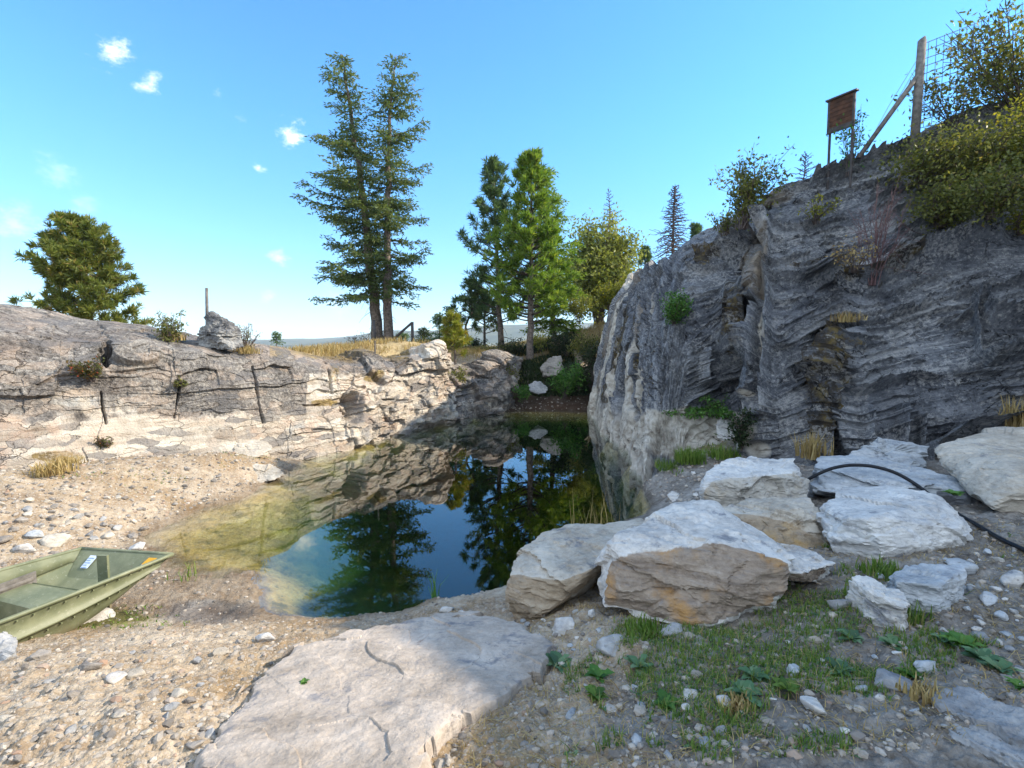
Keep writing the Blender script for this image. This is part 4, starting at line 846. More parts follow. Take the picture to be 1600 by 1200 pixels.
def stone_variant(seed, flat=.6):
    r0 = np.random.default_rng(seed); d = r0.normal(size=(15, 3)); d /= np.linalg.norm(d, axis=1)[:, None]
    d *= r0.uniform(.8, 1.05, (15, 1)) * [1.0, r0.uniform(.6, .9), flat * r0.uniform(.75, 1.1)]
    return d
_variants = {}
def stone_mesh(mt, k):
    if (mt, k) not in _variants:
        V, Fc, a = hull_mesh(stone_variant(500 + k), 4, .035, 700 + k, power=[30, 12, 18][k % 3], chips=4)
        o = mesh_obj('stone', V, Fc, MATS[mt], None, dict(face=np.zeros(len(V)), tilt=np.zeros(len(V))))
        _variants[(mt, k)] = o.data; bpy.data.objects.remove(o)
    return _variants[(mt, k)]
def stone(p, size, mt, k, label, group, rz=0, tilt=(0, 0), cat='stone', sink=.25):
    o = bpy.data.objects.new('stone', stone_mesh(mt, k)); COL.objects.link(o)
    o.location = (p[0], p[1], p[2] + size * (.5 - sink) * .8); o.scale = (size, size, size); o.rotation_euler = (tilt[0], tilt[1], rz)
    return tag(o, label, cat, group)
def on_ground(px, py, it=6):
    z = .6
    for _ in range(it * 4): q = G(px, py, z); z = .5 * z + .5 * gz1(q[0], q[1])
    return np.array([q[0], q[1], gz1(q[0], q[1])])
NAMED = [  # px, py of the base, width in px, material, variant, turn, label
 (1050, 990, 44, 'grey', 0, .3, 'upright angular grey stone against the base of the brown-faced boulder'),
 (1397, 1072, 76, 'grey', 1, .2, 'largest wedge-shaped brown-grey stone in the weeds at the lower right'),
 (1270, 1105, 56, 'pale', 2, 1.1, 'egg-shaped speckled pale stone in the grass at the bottom'),
 (1447, 1045, 54, 'slate', 3, .5, 'blocky bluish stone beside the broad-leaved weeds'),
 (1315, 948, 52, 'grey', 4, 0, 'flat-sided grey stone between the front boulder and the long pale slab'),
 (1500, 890, 52, 'slate', 5, .2, 'round smooth bluish cobble at the end of the white boulder'),
 (1585, 912, 64, 'pale', 6, .7, 'pale block cut by the right edge beyond the flat bluish slab'),
 (1240, 1052, 38, 'slate', 7, .4, 'half-buried bluish stone in the grass above the egg-shaped stone'),
 (1132, 1098, 34, 'pale', 8, 1.3, 'pointed pale stone next to a dry tuft at the bottom'),
 (1078, 1092, 44, 'pale', 9, .1, 'low rounded lilac-grey stone in bare soil at the bottom'),
 (895, 1118, 34, 'slate', 10, .8, 'pale cobble in the dark hole beside the pinkish slab'),
 (925, 960, 24, 'white', 11, .8, 'small white round stone at the left base of the brown-faced boulder'),
 (1545, 940, 40, 'slate', 0, .9, 'bluish stone in the gravel below the hose'),
 (1480, 925, 46, 'grey', 2, 2.2, 'grey wedge stone in the gravel right of the grass'),
 (1530, 1000, 40, 'grey', 5, 1.2, 'dull stone lying among gravel above the broad-leaved weeds'),
 (1350, 1080, 30, 'slate', 6, .2, 'small grey stone leaning on the largest wedge-shaped stone'),
 (180, 1060, 38, 'pale', 2, .9, 'pale egg-shaped cobble, left one of the pair on the near gravel'),
 (214, 1055, 34, 'tan', 5, .6, 'pale cobble, right one of the pair on the near gravel'),
 (140, 1046, 44, 'cobble', 4, .2, 'flat dull stone on the gravel left of the pair of cobbles'),
 (60, 1030, 40, 'cobble', 7, .1, 'flat dull stone behind the rounded rock in front of the boat'),
 (277, 1088, 34, 'tan', 8, .6, 'pale tilted stone on the gravel left of the pinkish slab'),
 (188, 1118, 30, 'tan', 1, .4, 'pale stone at the bottom left on the gravel'),
 (10, 1125, 34, 'tan', 3, .4, 'pale stone in the bottom left corner'),
 (213, 858, 30, 'white', 0, .5, 'white angular stone just behind the bow of the boat'),
 (145, 968, 64, 'pale', 10, .2, 'flat pale stone lying against the side of the boat'),
 (90, 850, 52, 'tan', 11, .3, 'brown oblong stone behind the boat'),
 (55, 838, 34, 'slate', 1, .3, 'grey slab stone leaning in the rubble behind the boat'),
 (38, 862, 40, 'pale', 6, .3, 'pale stone at the foot of the rubble behind the boat'),
 (345, 1020, 30, 'tan', 2, .3, 'bright cobble on the gravel left of the low muddy rock'),
 (415, 1000, 36, 'white', 6, .3, 'largest bright stone on the gravel rim of the near shore'),
 (960, 1012, 70, 'grey', 10, .3, 'flat dusty stone in the soil in front of the brown-faced boulder'),
 (880, 985, 60, 'pale', 9, .3, 'dusty pale stone between the pinkish slab and the boulders'),
 (700, 955, 30, 'white', 3, .3, 'pale stone on the gravel lip of the water near the reeds'),
]
taken = []
for px, py, w, mt, k, rz, lab in NAMED:
    p = on_ground(px, py); s = w / 2 / F * p[1] * 1.08; taken.append((p[0], p[1], s))
    stone(p, s, mt, k, lab, 'single stones', rz, sink=.3)
def scatter(n, poly, sizes, mats, label, group, seed, cat='stone'):
    """stones that nothing tells apart, strewn over a patch outlined in photo pixels"""
    r0 = np.random.default_rng(seed); poly = np.array(poly, float); c = 0; tries = 0
    while c < n and tries < n * 40:
        tries += 1
        x = r0.uniform(poly[:, 0].min(), poly[:, 0].max()); y = r0.uniform(poly[:, 1].min(), poly[:, 1].max())
        ins = False; j = len(poly) - 1
        for i in range(len(poly)):
            if (poly[i, 1] > y) != (poly[j, 1] > y) and x < (poly[j, 0] - poly[i, 0]) * (y - poly[i, 1]) / (poly[j, 1] - poly[i, 1]) + poly[i, 0]: ins = not ins
            j = i
        if not ins: continue
        p = on_ground(x, y, 3); s = r0.uniform(*sizes) * r0.uniform(.5, 1) ** 1.0
        if p[2] < .02 or any(math.hypot(p[0] - a, p[1] - b) < (s + q) * .8 for a, b, q in taken): continue
        taken.append((p[0], p[1], s)); c += 1
        stone(p, s, mats[r0.integers(len(mats))], int(r0.integers(12)), label, group, r0.uniform(0, 6.3), (r0.uniform(-.3, .3), r0.uniform(-.3, .3)), cat)
scatter(40, [(0, 775), (120, 790), (215, 840), (120, 852), (0, 860)], (.05, .13), ['cobble', 'grey', 'cobble', 'tan'], 'angular stone of the loose rubble heap behind the boat', 'rubble heap behind the boat', 1)
scatter(45, [(40, 740), (330, 740), (420, 752), (290, 800), (215, 835), (60, 790)], (.03, .09), ['cobble', 'tan', 'cobble'], 'small dull stone strewn over the sunlit left bank between cliff and boat', 'stones on the left bank', 2)
scatter(55, [(30, 1040), (230, 1000), (500, 990), (620, 975), (480, 1015), (400, 1070), (340, 1150), (300, 1200), (0, 1200)], (.018, .055), ['cobble', 'tan', 'cobble', 'grey'], 'small stone strewn over the near gravel between boat and pinkish slab', 'stones on the near gravel', 3)
scatter(60, [(1330, 900), (1600, 850), (1600, 1060), (1480, 1010), (1380, 960)], (.02, .06), ['slate', 'grey', 'pale', 'slate'], 'bluish stone in the shaded gravel slope below the hose', 'stones in the shaded gravel', 4)
scatter(25, [(640, 950), (780, 940), (880, 930), (960, 1000), (900, 1100), (840, 1000), (800, 970)], (.015, .045), ['pale', 'grey', 'slate'], 'little stone in the grey soil between pinkish slab and boulders', 'stones beside the pinkish slab', 5)
scatter(25, [(1000, 1000), (1400, 980), (1500, 1150), (1300, 1190), (960, 1190)], (.02, .045), ['slate', 'grey', 'pale'], 'small stone half hidden in the foreground grass', 'stones in the foreground grass', 6)
scatter(12, [(1040, 720), (1140, 700), (1140, 740), (1080, 780)], (.05, .11), ['pale', 'grey', 'tan'], 'stone on the grassy ledge under the cliff near the water', 'stones on the cliff ledge', 7)

def build_gravel():
    """pebbles nobody could count"""
    r0 = np.random.default_rng(99); D, Fc = ico(1)
    pts = []
    def patch(n, fx, smin, smax):
        x, y = fx(n); z = ground_z(x, y); k = z > .015; s = smin * (smax / smin) ** (r0.random(n) ** 2.2)
        pts.append(np.stack([x, y, z, s], 1)[k])
    def near(n): y = 1.75 + 3.6 * r0.random(n) ** 1.5; return (r0.random(n) * 2.3 - 1.15) * (y + .1), y
    patch(8000, near, .004, .018); patch(900, near, .015, .034)
    patch(6500, lambda n: ((lambda t, w: (-8.0 + 4.6 * t + .0 * w, 4.8 + 5.4 * w))(r0.random(n), r0.random(n))), .008, .04)
    patch(1500, lambda n: (2.2 + 2.6 * r0.random(n), 6 + 4.5 * r0.random(n)), .01, .045)
    patch(250, lambda n: (-.2 + 3 * r0.random(n), 18.6 + 1.6 * r0.random(n)), .02, .06)
    p = np.concatenate(pts); n = len(p)
    sc = r0.uniform(.65, 1.25, (n, 3)) * [1, 1, .7]
    jit = r0.uniform(.78, 1.2, (n, len(D), 1)); V = D[None] * sc[:, None] * jit * p[:, 3][:, None, None]
    a = r0.random(n) * 6.3; ca, sa = np.cos(a)[:, None], np.sin(a)[:, None]
    V = np.stack([V[..., 0] * ca - V[..., 1] * sa, V[..., 0] * sa + V[..., 1] * ca, V[..., 2]], -1) + p[:, None, :3] + [0, 0, .001]
    Fa = (Fc[None] + (np.arange(n) * len(D))[:, None, None]).reshape(-1, 3)
    m = NT('pebbles'); r = m.attr('rnd'); q = m.pos()
    c = m.ramp(r, [(0, (.13, .115, .10)), (.3, (.25, .22, .19)), (.6, (.36, .315, .26)), (.85, (.45, .40, .34)), (1, (.30, .19, .125))])
    c = m.mix(m.rng(m.noise(q, 60, 5, .7), .45, .65, 0, .5), c, (.2, .18, .16))
    mat = m.done(m.bsdf(c, .85, m.bump(m.noise(q, 140, 4, .6), .4, .004)))
    o = mesh_obj('gravel', V.reshape(-1, 3), Fa, mat, None, dict(rnd=np.repeat(r0.random(n), len(D))), smooth=False)
    tag(o, 'pale pebbles and gravel strewn over the banks of the pond', 'gravel', kind='stuff')
build_gravel()

# ---------------------------------------------------------------- boat, oar, hose, sign, fences
MATS.update(boat=None)
def mat_boat():
    m = NT('faded_green_paint'); p = m.pos(); n = m.noise(p, 5, 8, .65); f = m.noise(p, 30, 6, .7)
    c = m.mix(m.rng(n, .35, .65), (.13, .145, .08), (.195, .205, .12))
    c = m.mix(m.rng(f, .57, .68, 0, .6), c, (.30, .30, .225)); c = m.mix(m.rng(m.noise(p, 11, 6, .75), .62, .7, 0, .8), c, (.16, .13, .085))
    z = m.sep(p)[2]; c = m.mix(m.math('MULTIPLY', m.rng(m.math('ADD', z, m.math('MULTIPLY', m.math('SUBTRACT', n, .5), .5)), .22, .06), .75), c, (.20, .155, .10))
    return m.done(m.bsdf(c, .5, m.bump(m.noise(p, 9, 5, .6), .2, .01), .4))
MATS['boat'] = mat_boat()
MATS['wood_grey'] = mat_plain('weathered_grey_wood', (.16, .145, .13), .85, .35, 14)
MATS['wood_brown'] = mat_plain('dark_stained_wood', (.075, .032, .016), .7, .5, 9)
MATS['steel'] = mat_plain('dark_rusty_steel', (.06, .052, .05), .6, .3, 12)
MATS['wire'] = mat_plain('galvanised_wire', (.28, .29, .30), .5, .1, 5, .5)
MATS['rubber'] = mat_plain('black_rubber', (.012, .013, .016), .45, .3, 20)
MATS['alu'] = mat_plain('worn_aluminium', (.55, .55, .54), .4, .1, 20, .6)
MATS['white_label'] = mat_plain('white_sticker', (.62, .68, .78), .5, .08, 30, bump=.02)
MATS['orange_label'] = mat_plain('orange_sticker', (.70, .36, .03), .5, .1, 30, bump=.02)
MATS['print'] = mat_plain('faded_print', (.24, .33, .50), .6, .1, 30, bump=.02)

def build_boat():
    nr = G(270, 866, .50); nl = G(128, 857, .50)                # bow corners at the gunwale
    ax = np.array([-.50, -.866, 0.0]); tv = (nr - nl); bw = np.linalg.norm(tv); tv /= bw
    perp = np.array([.866, -.5, 0])
    nS = 44; L = 3.5
    def sec(s):
        k = min(s / 1.5, 1.0); wid = bw / 2 + .10 * math.sin(k * math.pi / 2)
        t = (tv * (1 - k) + perp * k); t = t / np.linalg.norm(t)
        c0 = (nr + nl) / 2 + ax * s
        zg = .50 - .06 * k + .03 * (s / L); zb = .045 + .27 * max(0, 1 - s / 1.25) ** 2
        return c0, t, wid, zg, zb
    def pt(s, lat, h):                                        # lat -1..1 (+1 = near side), h 0 bottom .. 1 gunwale
        c0, t, w, zg, zb = sec(s); ww = w * (.80 + .20 * h)
        rake = -.20 * (1 - h) * max(0, 1 - s / .8)
        q = c0 + t * lat * ww - ax * rake; return np.array([q[0], q[1], zb + (zg - zb) * h])
    root = thing('rowing_boat', 'weathered olive green flat-bottomed metal boat pulled up at the left shore', 'boat', pt(1.2, 0, 0) * [1, 1, 0] + [0, 0, .02])
    O = np.array(root.location)
    prof = [(1.0, 1.0), (.985, .86), (.985, .60), (1.05, .57), (1.05, .53), (.98, .485), (.975, .25), (.96, .06), (.90, 0)]
    ss = np.linspace(0, L, nS)
    m = MB()
    for inner in (0, 1):
        off = .012 * inner; rows = []
        for s in ss:
            s2 = max(s, .02 * inner)
            row = [pt(s2, l - off / .5, h + (.03 * inner * (h < .1))) for l, h in prof] + [pt(s2, 0, .0 + .03 * inner)] + [pt(s2, -l + off / .5, h + (.03 * inner * (h < .1))) for l, h in prof[::-1]]
            rows.append(row)
        V = np.array(rows); k = V.shape[1]; m.add(V.reshape(-1, 3) - O, None, grid_faces(nS, k) if inner else grid_faces(nS, k)[:, ::-1])
        lats = np.linspace(-1, 1, 12); hs = np.linspace(0.0, 1, 8)       # bow transom
        Bw = np.array([[pt(.012 * inner, l * (.9 + .1 * min(1, h * 12)) - 0 * l, h) - O for l in lats] for h in hs]); m.add(Bw.reshape(-1, 3), None, grid_faces(8, 12))
    hull = m.build('hull', MATS['boat'], root, True)
    rv = MB()
    for sd in (1, -1):
        for s in np.arange(.06, L, .085):
            for h in (.90, .44): q = pt(s, sd * 1.0, h) - O; rv.box(q, (.006, .006, .006), a=.5)
    rv.build('rivets', MATS['boat'], root)
    g = MB()
    for sd in (1, -1): g.tube(np.array([pt(s, sd, 1.0) for s in ss]) - O, .017, 8)
    g.tube(np.array([pt(0, l, 1.0) for l in np.linspace(-1, 1, 6)]) - O, .016, 8)
    g.build('gunwale', MATS['boat'], root, True)
    def bench(s0, s1, h, name):
        b = MB()
        c = [pt(s0, -.93, h), pt(s0, .93, h), pt(s1, .93, h), pt(s1, -.93, h)]
        ns = 8; top = []
        for i in range(ns + 1):
            u = i / ns; s = s0 + (s1 - s0) * u; dz = -.02 * (abs(2 * u - 1) ** 6)
            top.append([pt(s, l, h) + [0, 0, dz] for l in np.linspace(-.95, .95, 6)])
        T = np.array(top); b.add(T.reshape(-1, 3) - O, None, grid_faces(ns + 1, 6))
        for s in (s0, s1):
            Fp = np.array([[pt(s, l, hh) - O for l in np.linspace(-.95, .95, 6)] for hh in (h - .03, .04)]); b.add(Fp.reshape(-1, 3), None, grid_faces(2, 6))
        return b.build(name, MATS['boat'], root, False)
    bench(.42, .74, .60, 'seat'); bench(1.32, 1.68, .66, 'seat')
    r1 = MB(); a = pt(.03, .30, .72); b_ = pt(.34, .22, .08); r1.box((a + b_) / 2 - O, (.045, .012, .24)); r1.build('bow_brace', MATS['boat'], root)
    for sd in (-1, 1):
        kb = MB(); kb.tube(np.array([pt(.95, sd * .95, .75), pt(.95, sd * .93, .3), pt(.95, sd * .8, .06)]) - O, .014, 6); kb.build('rib', MATS['boat'], root)
    rod = MB(); rod.tube(np.array([pt(1.29, l, .70) for l in np.linspace(-.93, .93, 5)]) - O, .013, 8); rod.build('seat_edge_trim', MATS['alu'], root, True)
    def sticker(l0, l1, h0, h1, skew, mat, name, par=root, lift=.004):
        b = MB(); q = [pt(.03 + lift, l0, h0), pt(.03 + lift, l1, h0), pt(.03 + lift, l1 + skew, h1), pt(.03 + lift, l0 + skew, h1)]
        f = np.array(q) - O; back = f - ax * .0 + ax * .002
        b.add(np.concatenate([f, back]), None, [(0, 1, 2, 3), (7, 6, 5, 4), (0, 4, 5, 1), (1, 5, 6, 2), (2, 6, 7, 3), (3, 7, 4, 0)])
        return b.build(name, mat, par)
    w1 = sticker(-.70, -.53, .40, .84, .06, MATS['white_label'], 'sticker'); w1['label'] = 'white paper sticker with faded blue print'
    for i, h in enumerate((.74, .66, .58, .50, .42)):
        sticker(-.68 + .010 * (4 - i), -.55 + .010 * (4 - i) - .04 * (i % 2), h, h + .03, .004, MATS['print'], 'print_line', w1, .008)
    w2 = sticker(.62, .80, .66, .90, .02, MATS['orange_label'], 'sticker'); w2['label'] = 'orange sticker with a white lower band'
    sticker(.62, .80, .56, .655, .01, MATS['white_label'], 'sticker_band', w2)
    oar = thing('oar', 'weathered wooden oar lying along the inner left side of the boat', 'oar', pt(.9, -.72, .66))
    oo = np.array(oar.location); mo = MB()
    line = [pt(s, -.80 + .02 * s, .68 - .02 * s) - oo for s in np.linspace(.42, 2.6, 10)]
    mo.tube(line, .020, 8); mo.build('shaft', MATS['wood_grey'], oar, True)
    bl = MB(); e = line[0]; d = line[0] - line[1]; d /= np.linalg.norm(d); up = np.array([0, 0, 1.]); bl.box(e - d * .22, (.24, .008, .055), [d, np.cross(up, d), up]); bl.build('blade', MATS['wood_grey'], oar)
build_boat()

def build_hose():
    px = [(1258, 752, 5.25), (1275, 742, 5.2), (1300, 731, 5.15), (1330, 726, 5.05), (1365, 728, 4.95), (1400, 738, 4.85), (1432, 757, 4.75), (1455, 775, 4.6), (1490, 800, 4.45), (1530, 826, 4.2), (1560, 845, 4.0), (1600, 864, 3.8), (1660, 885, 3.6)]
    c = np.array([P(*q) for q in px[:-4]] + [on_ground(q[0], q[1]) + [0, 0, .02] for q in px[-4:]]); t = np.linspace(0, len(c) - 1, 70)
    pts = np.stack([np.interp(t, np.arange(len(c)), c[:, k]) for k in range(3)], 1)
    for _ in range(6): pts[1:-1] = .25 * pts[:-2] + .5 * pts[1:-1] + .25 * pts[2:]
    m = MB(); m.tube(pts - pts[0], .0165, 10); o = m.build('hose', MATS['rubber'], None, True); o.location = pts[0]
    tag(o, 'thick black rubber hose arching over the boulders on the right', 'hose')
build_hose()

def build_sign():
    a = surf_at(RG, 1297, 272); D = a[1]
    tl, tr, br, bl = P(1294, 160, D + .1), P(1335, 141, D - .35), P(1333, 193, D - .33), P(1297, 206, D + .1)
    c = (bl + br) / 2; root = thing('sign_board', 'blank brown wooden board on two thin posts at the cliff top', 'sign', [c[0], c[1], a[2]]); O = np.array(root.location)
    rt = (tr - tl); w = np.linalg.norm(rt[:2]); rt = np.array([rt[0], rt[1], 0]) / w; up = np.array([0, 0, 1.0]); nm = np.cross(rt, up)
    h = ((tl - bl)[2] + (tr - br)[2]) / 2; ctr = (tl + tr + bl + br) / 4
    pn = MB(); n = 7
    for i in range(n): pn.box(ctr + up * ((i + .5) / n - .5) * h - O, (w / 2 - .02, .012, h / n / 2 - .003), [rt, nm, up])
    pn.build('board', MATS['wood_brown'], root)
    fr = MB()
    for s in (-1, 1): fr.box(ctr + rt * s * (w / 2 - .01) - nm * .002 - O, (.022, .02, h / 2), [rt, nm, up])
    fr.box(ctr - up * h / 2 - O - nm * .003, (w / 2 + .012, .021, .05), [rt, nm, up]); fr.build('frame', MATS['steel'], root)
    cap = MB(); cap.box(ctr + up * (h / 2 + .015) - O, (w / 2 + .05, .05, .016), [rt, nm, up]); cap.build('cap', MATS['steel'], root)
    for s in (-1, 1):
        q = MB(); b = ctr + rt * s * (w / 2 - .03); z0 = a[2] - .35
        q.tube(np.array([[b[0], b[1], z0], [b[0], b[1], ctr[2]]]) - nm * .03 - O, .026, 8); q.build('post', MATS['steel'], root)
build_sign()

def build_fence():
    a = surf_at(RG, 1427, 214); D = a[1]; top = P(1441, 62, D)
    root = thing('wire_fence', 'tall wire mesh fence with a leaning timber post and brace on the right cliff', 'fence', a); O = np.array(root.location)
    m = MB(); m.tube(np.array([a - [0, 0, .4], top - [0, 0, .02]]) - O, (.085, .075), 12); m.tube(np.array([top - [0, 0, .04], top + [.05, 0, .06]]) - O, (.075, .02), 12); m.build('post', MATS['wood_grey'], root, True)
    b0 = P(1433, 120, D); b1 = surf_at(RG, 1338, 240)
    m = MB(); m.tube(np.array([b0, b1 - [0, 0, .1]]) - O, (.05, .045), 8); m.build('brace', MATS['wood_grey'], root, True)
    m = MB(); m.tube(np.array([P(1436, 88, D), (P(1436, 88, D) + b1) / 2 + [0, 0, -.03], b1 + [.1, 0, 0]]) - O, .005, 4); m.tube(np.array([P(1434, 102, D), b1 + [.15, 0, 0]]) - O, .005, 4); m.build('brace_wire', MATS['wire'], root)
    e0, e1 = P(1439, 70, D), a + [0, 0, .1]
    f0, f1 = P(1700, -40, D + 2.4), P(1700, 130, D + 2.4)
    m = MB()
    for i in range(12):
        t = i / 11; A = e0 + (e1 - e0) * t; B = f0 + (f1 - f0) * t; mid = (A + B) / 2 + [0, 0, -.06 + .05 * math.sin(i * 2.1)]
        m.tube(np.array([A, mid, B]) - O, .007, 4)
    for i in range(1, 26):
        t = i / 25; m.tube(np.array([e0 + (f0 - e0) * t, e1 + (f1 - e1) * t]) - O, .006, 4)
    m.build('wire_mesh', MATS['steel'], root)
    q = MB(); pb = f1; q.tube(np.array([pb - [0, 0, .4], f0 + [0, 0, .1]]) - O, .07, 10); q.build('post', MATS['wood_grey'], root, True)
build_fence()

def post(px, y0, y1, D, r, mat, name, label, lean=0, grids=None):
    b = P(px, y1, D); t = P(px + lean, y0, D)
    m = MB(); m.tube(np.array([[0, 0, -.3], t - b]), (r, r * .9), 10); o = m.build(name, mat, None, True); o.location = b
    return tag(o, label, 'post', 'posts on the left cliff and plateau')
post(323, 450, 500, 11.2, .035, MATS['wood_grey'], 'fence_post', 'greenish timber post sticking up behind the dark boulder on the left cliff')
post(586, 532, 566, 14.2, .022, MATS['steel'], 'metal_post', 'short rusty metal post at the cliff edge in the dry grass')
post(587, 500, 540, 20.5, .05, MATS['steel'], 'metal_post', 'thin dark post leaning on the trunk of the left tall fir', -3)
def build_gate_brace():
    D = 21; a = P(645, 537, D); t = P(644, 503, D); b = P(611, 529, D)
    root = thing('fence_corner', 'dark timber fence corner post with a diagonal brace beside the twin firs', 'fence', a); O = np.array(root.location)
    m = MB(); m.tube(np.array([a - [0, 0, .4], t]) - O, .06, 10); m.build('post', MATS['steel'], root, True)
    m = MB(); m.tube(np.array([P(643, 505, D), b - [0, 0, .1]]) - O, .05, 8); m.build('brace', MATS['steel'], root, True)
build_gate_brace()

# ---------------------------------------------------------------- plants
def greens(a, b, c, d=None):
    return [(0, a), (.4, b), (.8, c), (1, d or c)]
LEAF = dict(
    fir=mat_leaf('fir_needles', greens((.05, .085, .03), (.105, .155, .05), (.175, .21, .065), (.25, .22, .08)), .42),
    pine=mat_leaf('pine_needles', greens((.04, .08, .04), (.085, .15, .065), (.15, .22, .085)), .42),
    bright=mat_leaf('bright_pine_needles', greens((.065, .13, .02), (.155, .26, .034), (.26, .35, .05), (.33, .37, .065)), .46),
    yellowpine=mat_leaf('yellowing_pine_needles', greens((.11, .16, .025), (.24, .27, .035), (.34, .31, .05), (.42, .26, .07)), .42),
    ponderosa=mat_leaf('olive_pine_needles', greens((.07, .105, .022), (.15, .19, .04), (.245, .26, .06), (.36, .26, .085)), .4),  # olive to yellow needle colours
    willow=mat_leaf('willow_leaves', greens((.14, .17, .04), (.26, .285, .07), (.36, .37, .11), (.44, .40, .14)), .5),
    olive=mat_leaf('olive_leaves', greens((.075, .09, .026), (.155, .17, .042), (.24, .235, .06), (.36, .27, .075)), .45),
    yellow=mat_leaf('yellow_green_leaves', greens((.10, .12, .02), (.22, .24, .03), (.38, .34, .045), (.52, .42, .06)), .5),
    dark=mat_leaf('dark_green_leaves', greens((.015, .028, .012), (.03, .052, .02), (.06, .085, .03)), .3),
    green=mat_leaf('green_leaves', greens((.04, .11, .02), (.08, .20, .035), (.15, .28, .06)), .4),
    teal=mat_leaf('weed_leaves', greens((.05, .10, .05), (.09, .18, .08), (.17, .26, .13)), .3),
    red=mat_leaf('reddening_leaves', greens((.06, .075, .02), (.10, .11, .03), (.22, .10, .03), (.38, .07, .03)), .35),
    straw=mat_leaf('dry_straw', greens((.22, .15, .06), (.36, .26, .11), (.50, .39, .18), (.30, .17, .06)), .3, .8),
    grass=mat_leaf('green_grass', greens((.06, .125, .022), (.125, .225, .036), (.22, .29, .06), (.34, .31, .12)), .45),
    grey=mat_leaf('grey_dry_stalks', greens((.10, .085, .07), (.17, .145, .115), (.26, .22, .17)), .2, .85))
MATS['bark'] = mat_plain('grey_brown_bark', (.17, .135, .11), .9, .5, 12, bump=.8, bdist=.03)
MATS['bark_dark'] = mat_plain('dark_bark', (.085, .068, .055), .9, .5, 12, bump=.8, bdist=.03)
MATS['twig'] = mat_plain('bare_twigs', (.11, .085, .075), .9, .4, 10)
MATS['twig_red'] = mat_plain('reddish_twigs', (.13, .075, .075), .9, .4, 10)

def leaves_mesh(name, C, A, Ln, Wd, mat, parent, origin, r0, up=.5, rnd=None, fold=True):
    """rhombic leaves: base points C, axes A, lengths, widths"""
    n = len(C); A = A / (np.linalg.norm(A, axis=1)[:, None] + 1e-9)
    N = r0.normal(size=(n, 3)) + np.array([0, 0, up * 2]); B = np.cross(A, N); B /= np.linalg.norm(B, axis=1)[:, None] + 1e-9
    Ln = np.broadcast_to(Ln, (n,))[:, None]; Wd = np.broadcast_to(Wd, (n,))[:, None]
    mid = C + A * Ln * .45
    V = np.stack([C, mid - B * Wd * .5, C + A * Ln, mid + B * Wd * .5], 1).reshape(-1, 3) - np.asarray(origin)
    Q = np.arange(n * 4).reshape(n, 4)
    if rnd is None: rnd = r0.random(n)
    return mesh_obj(name, V, Q, mat, parent, dict(rnd=np.repeat(rnd, 4)), smooth=False)

def along(poly, t):
    poly = np.asarray(poly, float); s = np.concatenate([[0], np.cumsum(np.linalg.norm(np.diff(poly, axis=0), axis=1))]); s /= s[-1]
    t = np.atleast_1d(t); return np.stack([np.interp(t, s, poly[:, k]) for k in range(3)], 1)

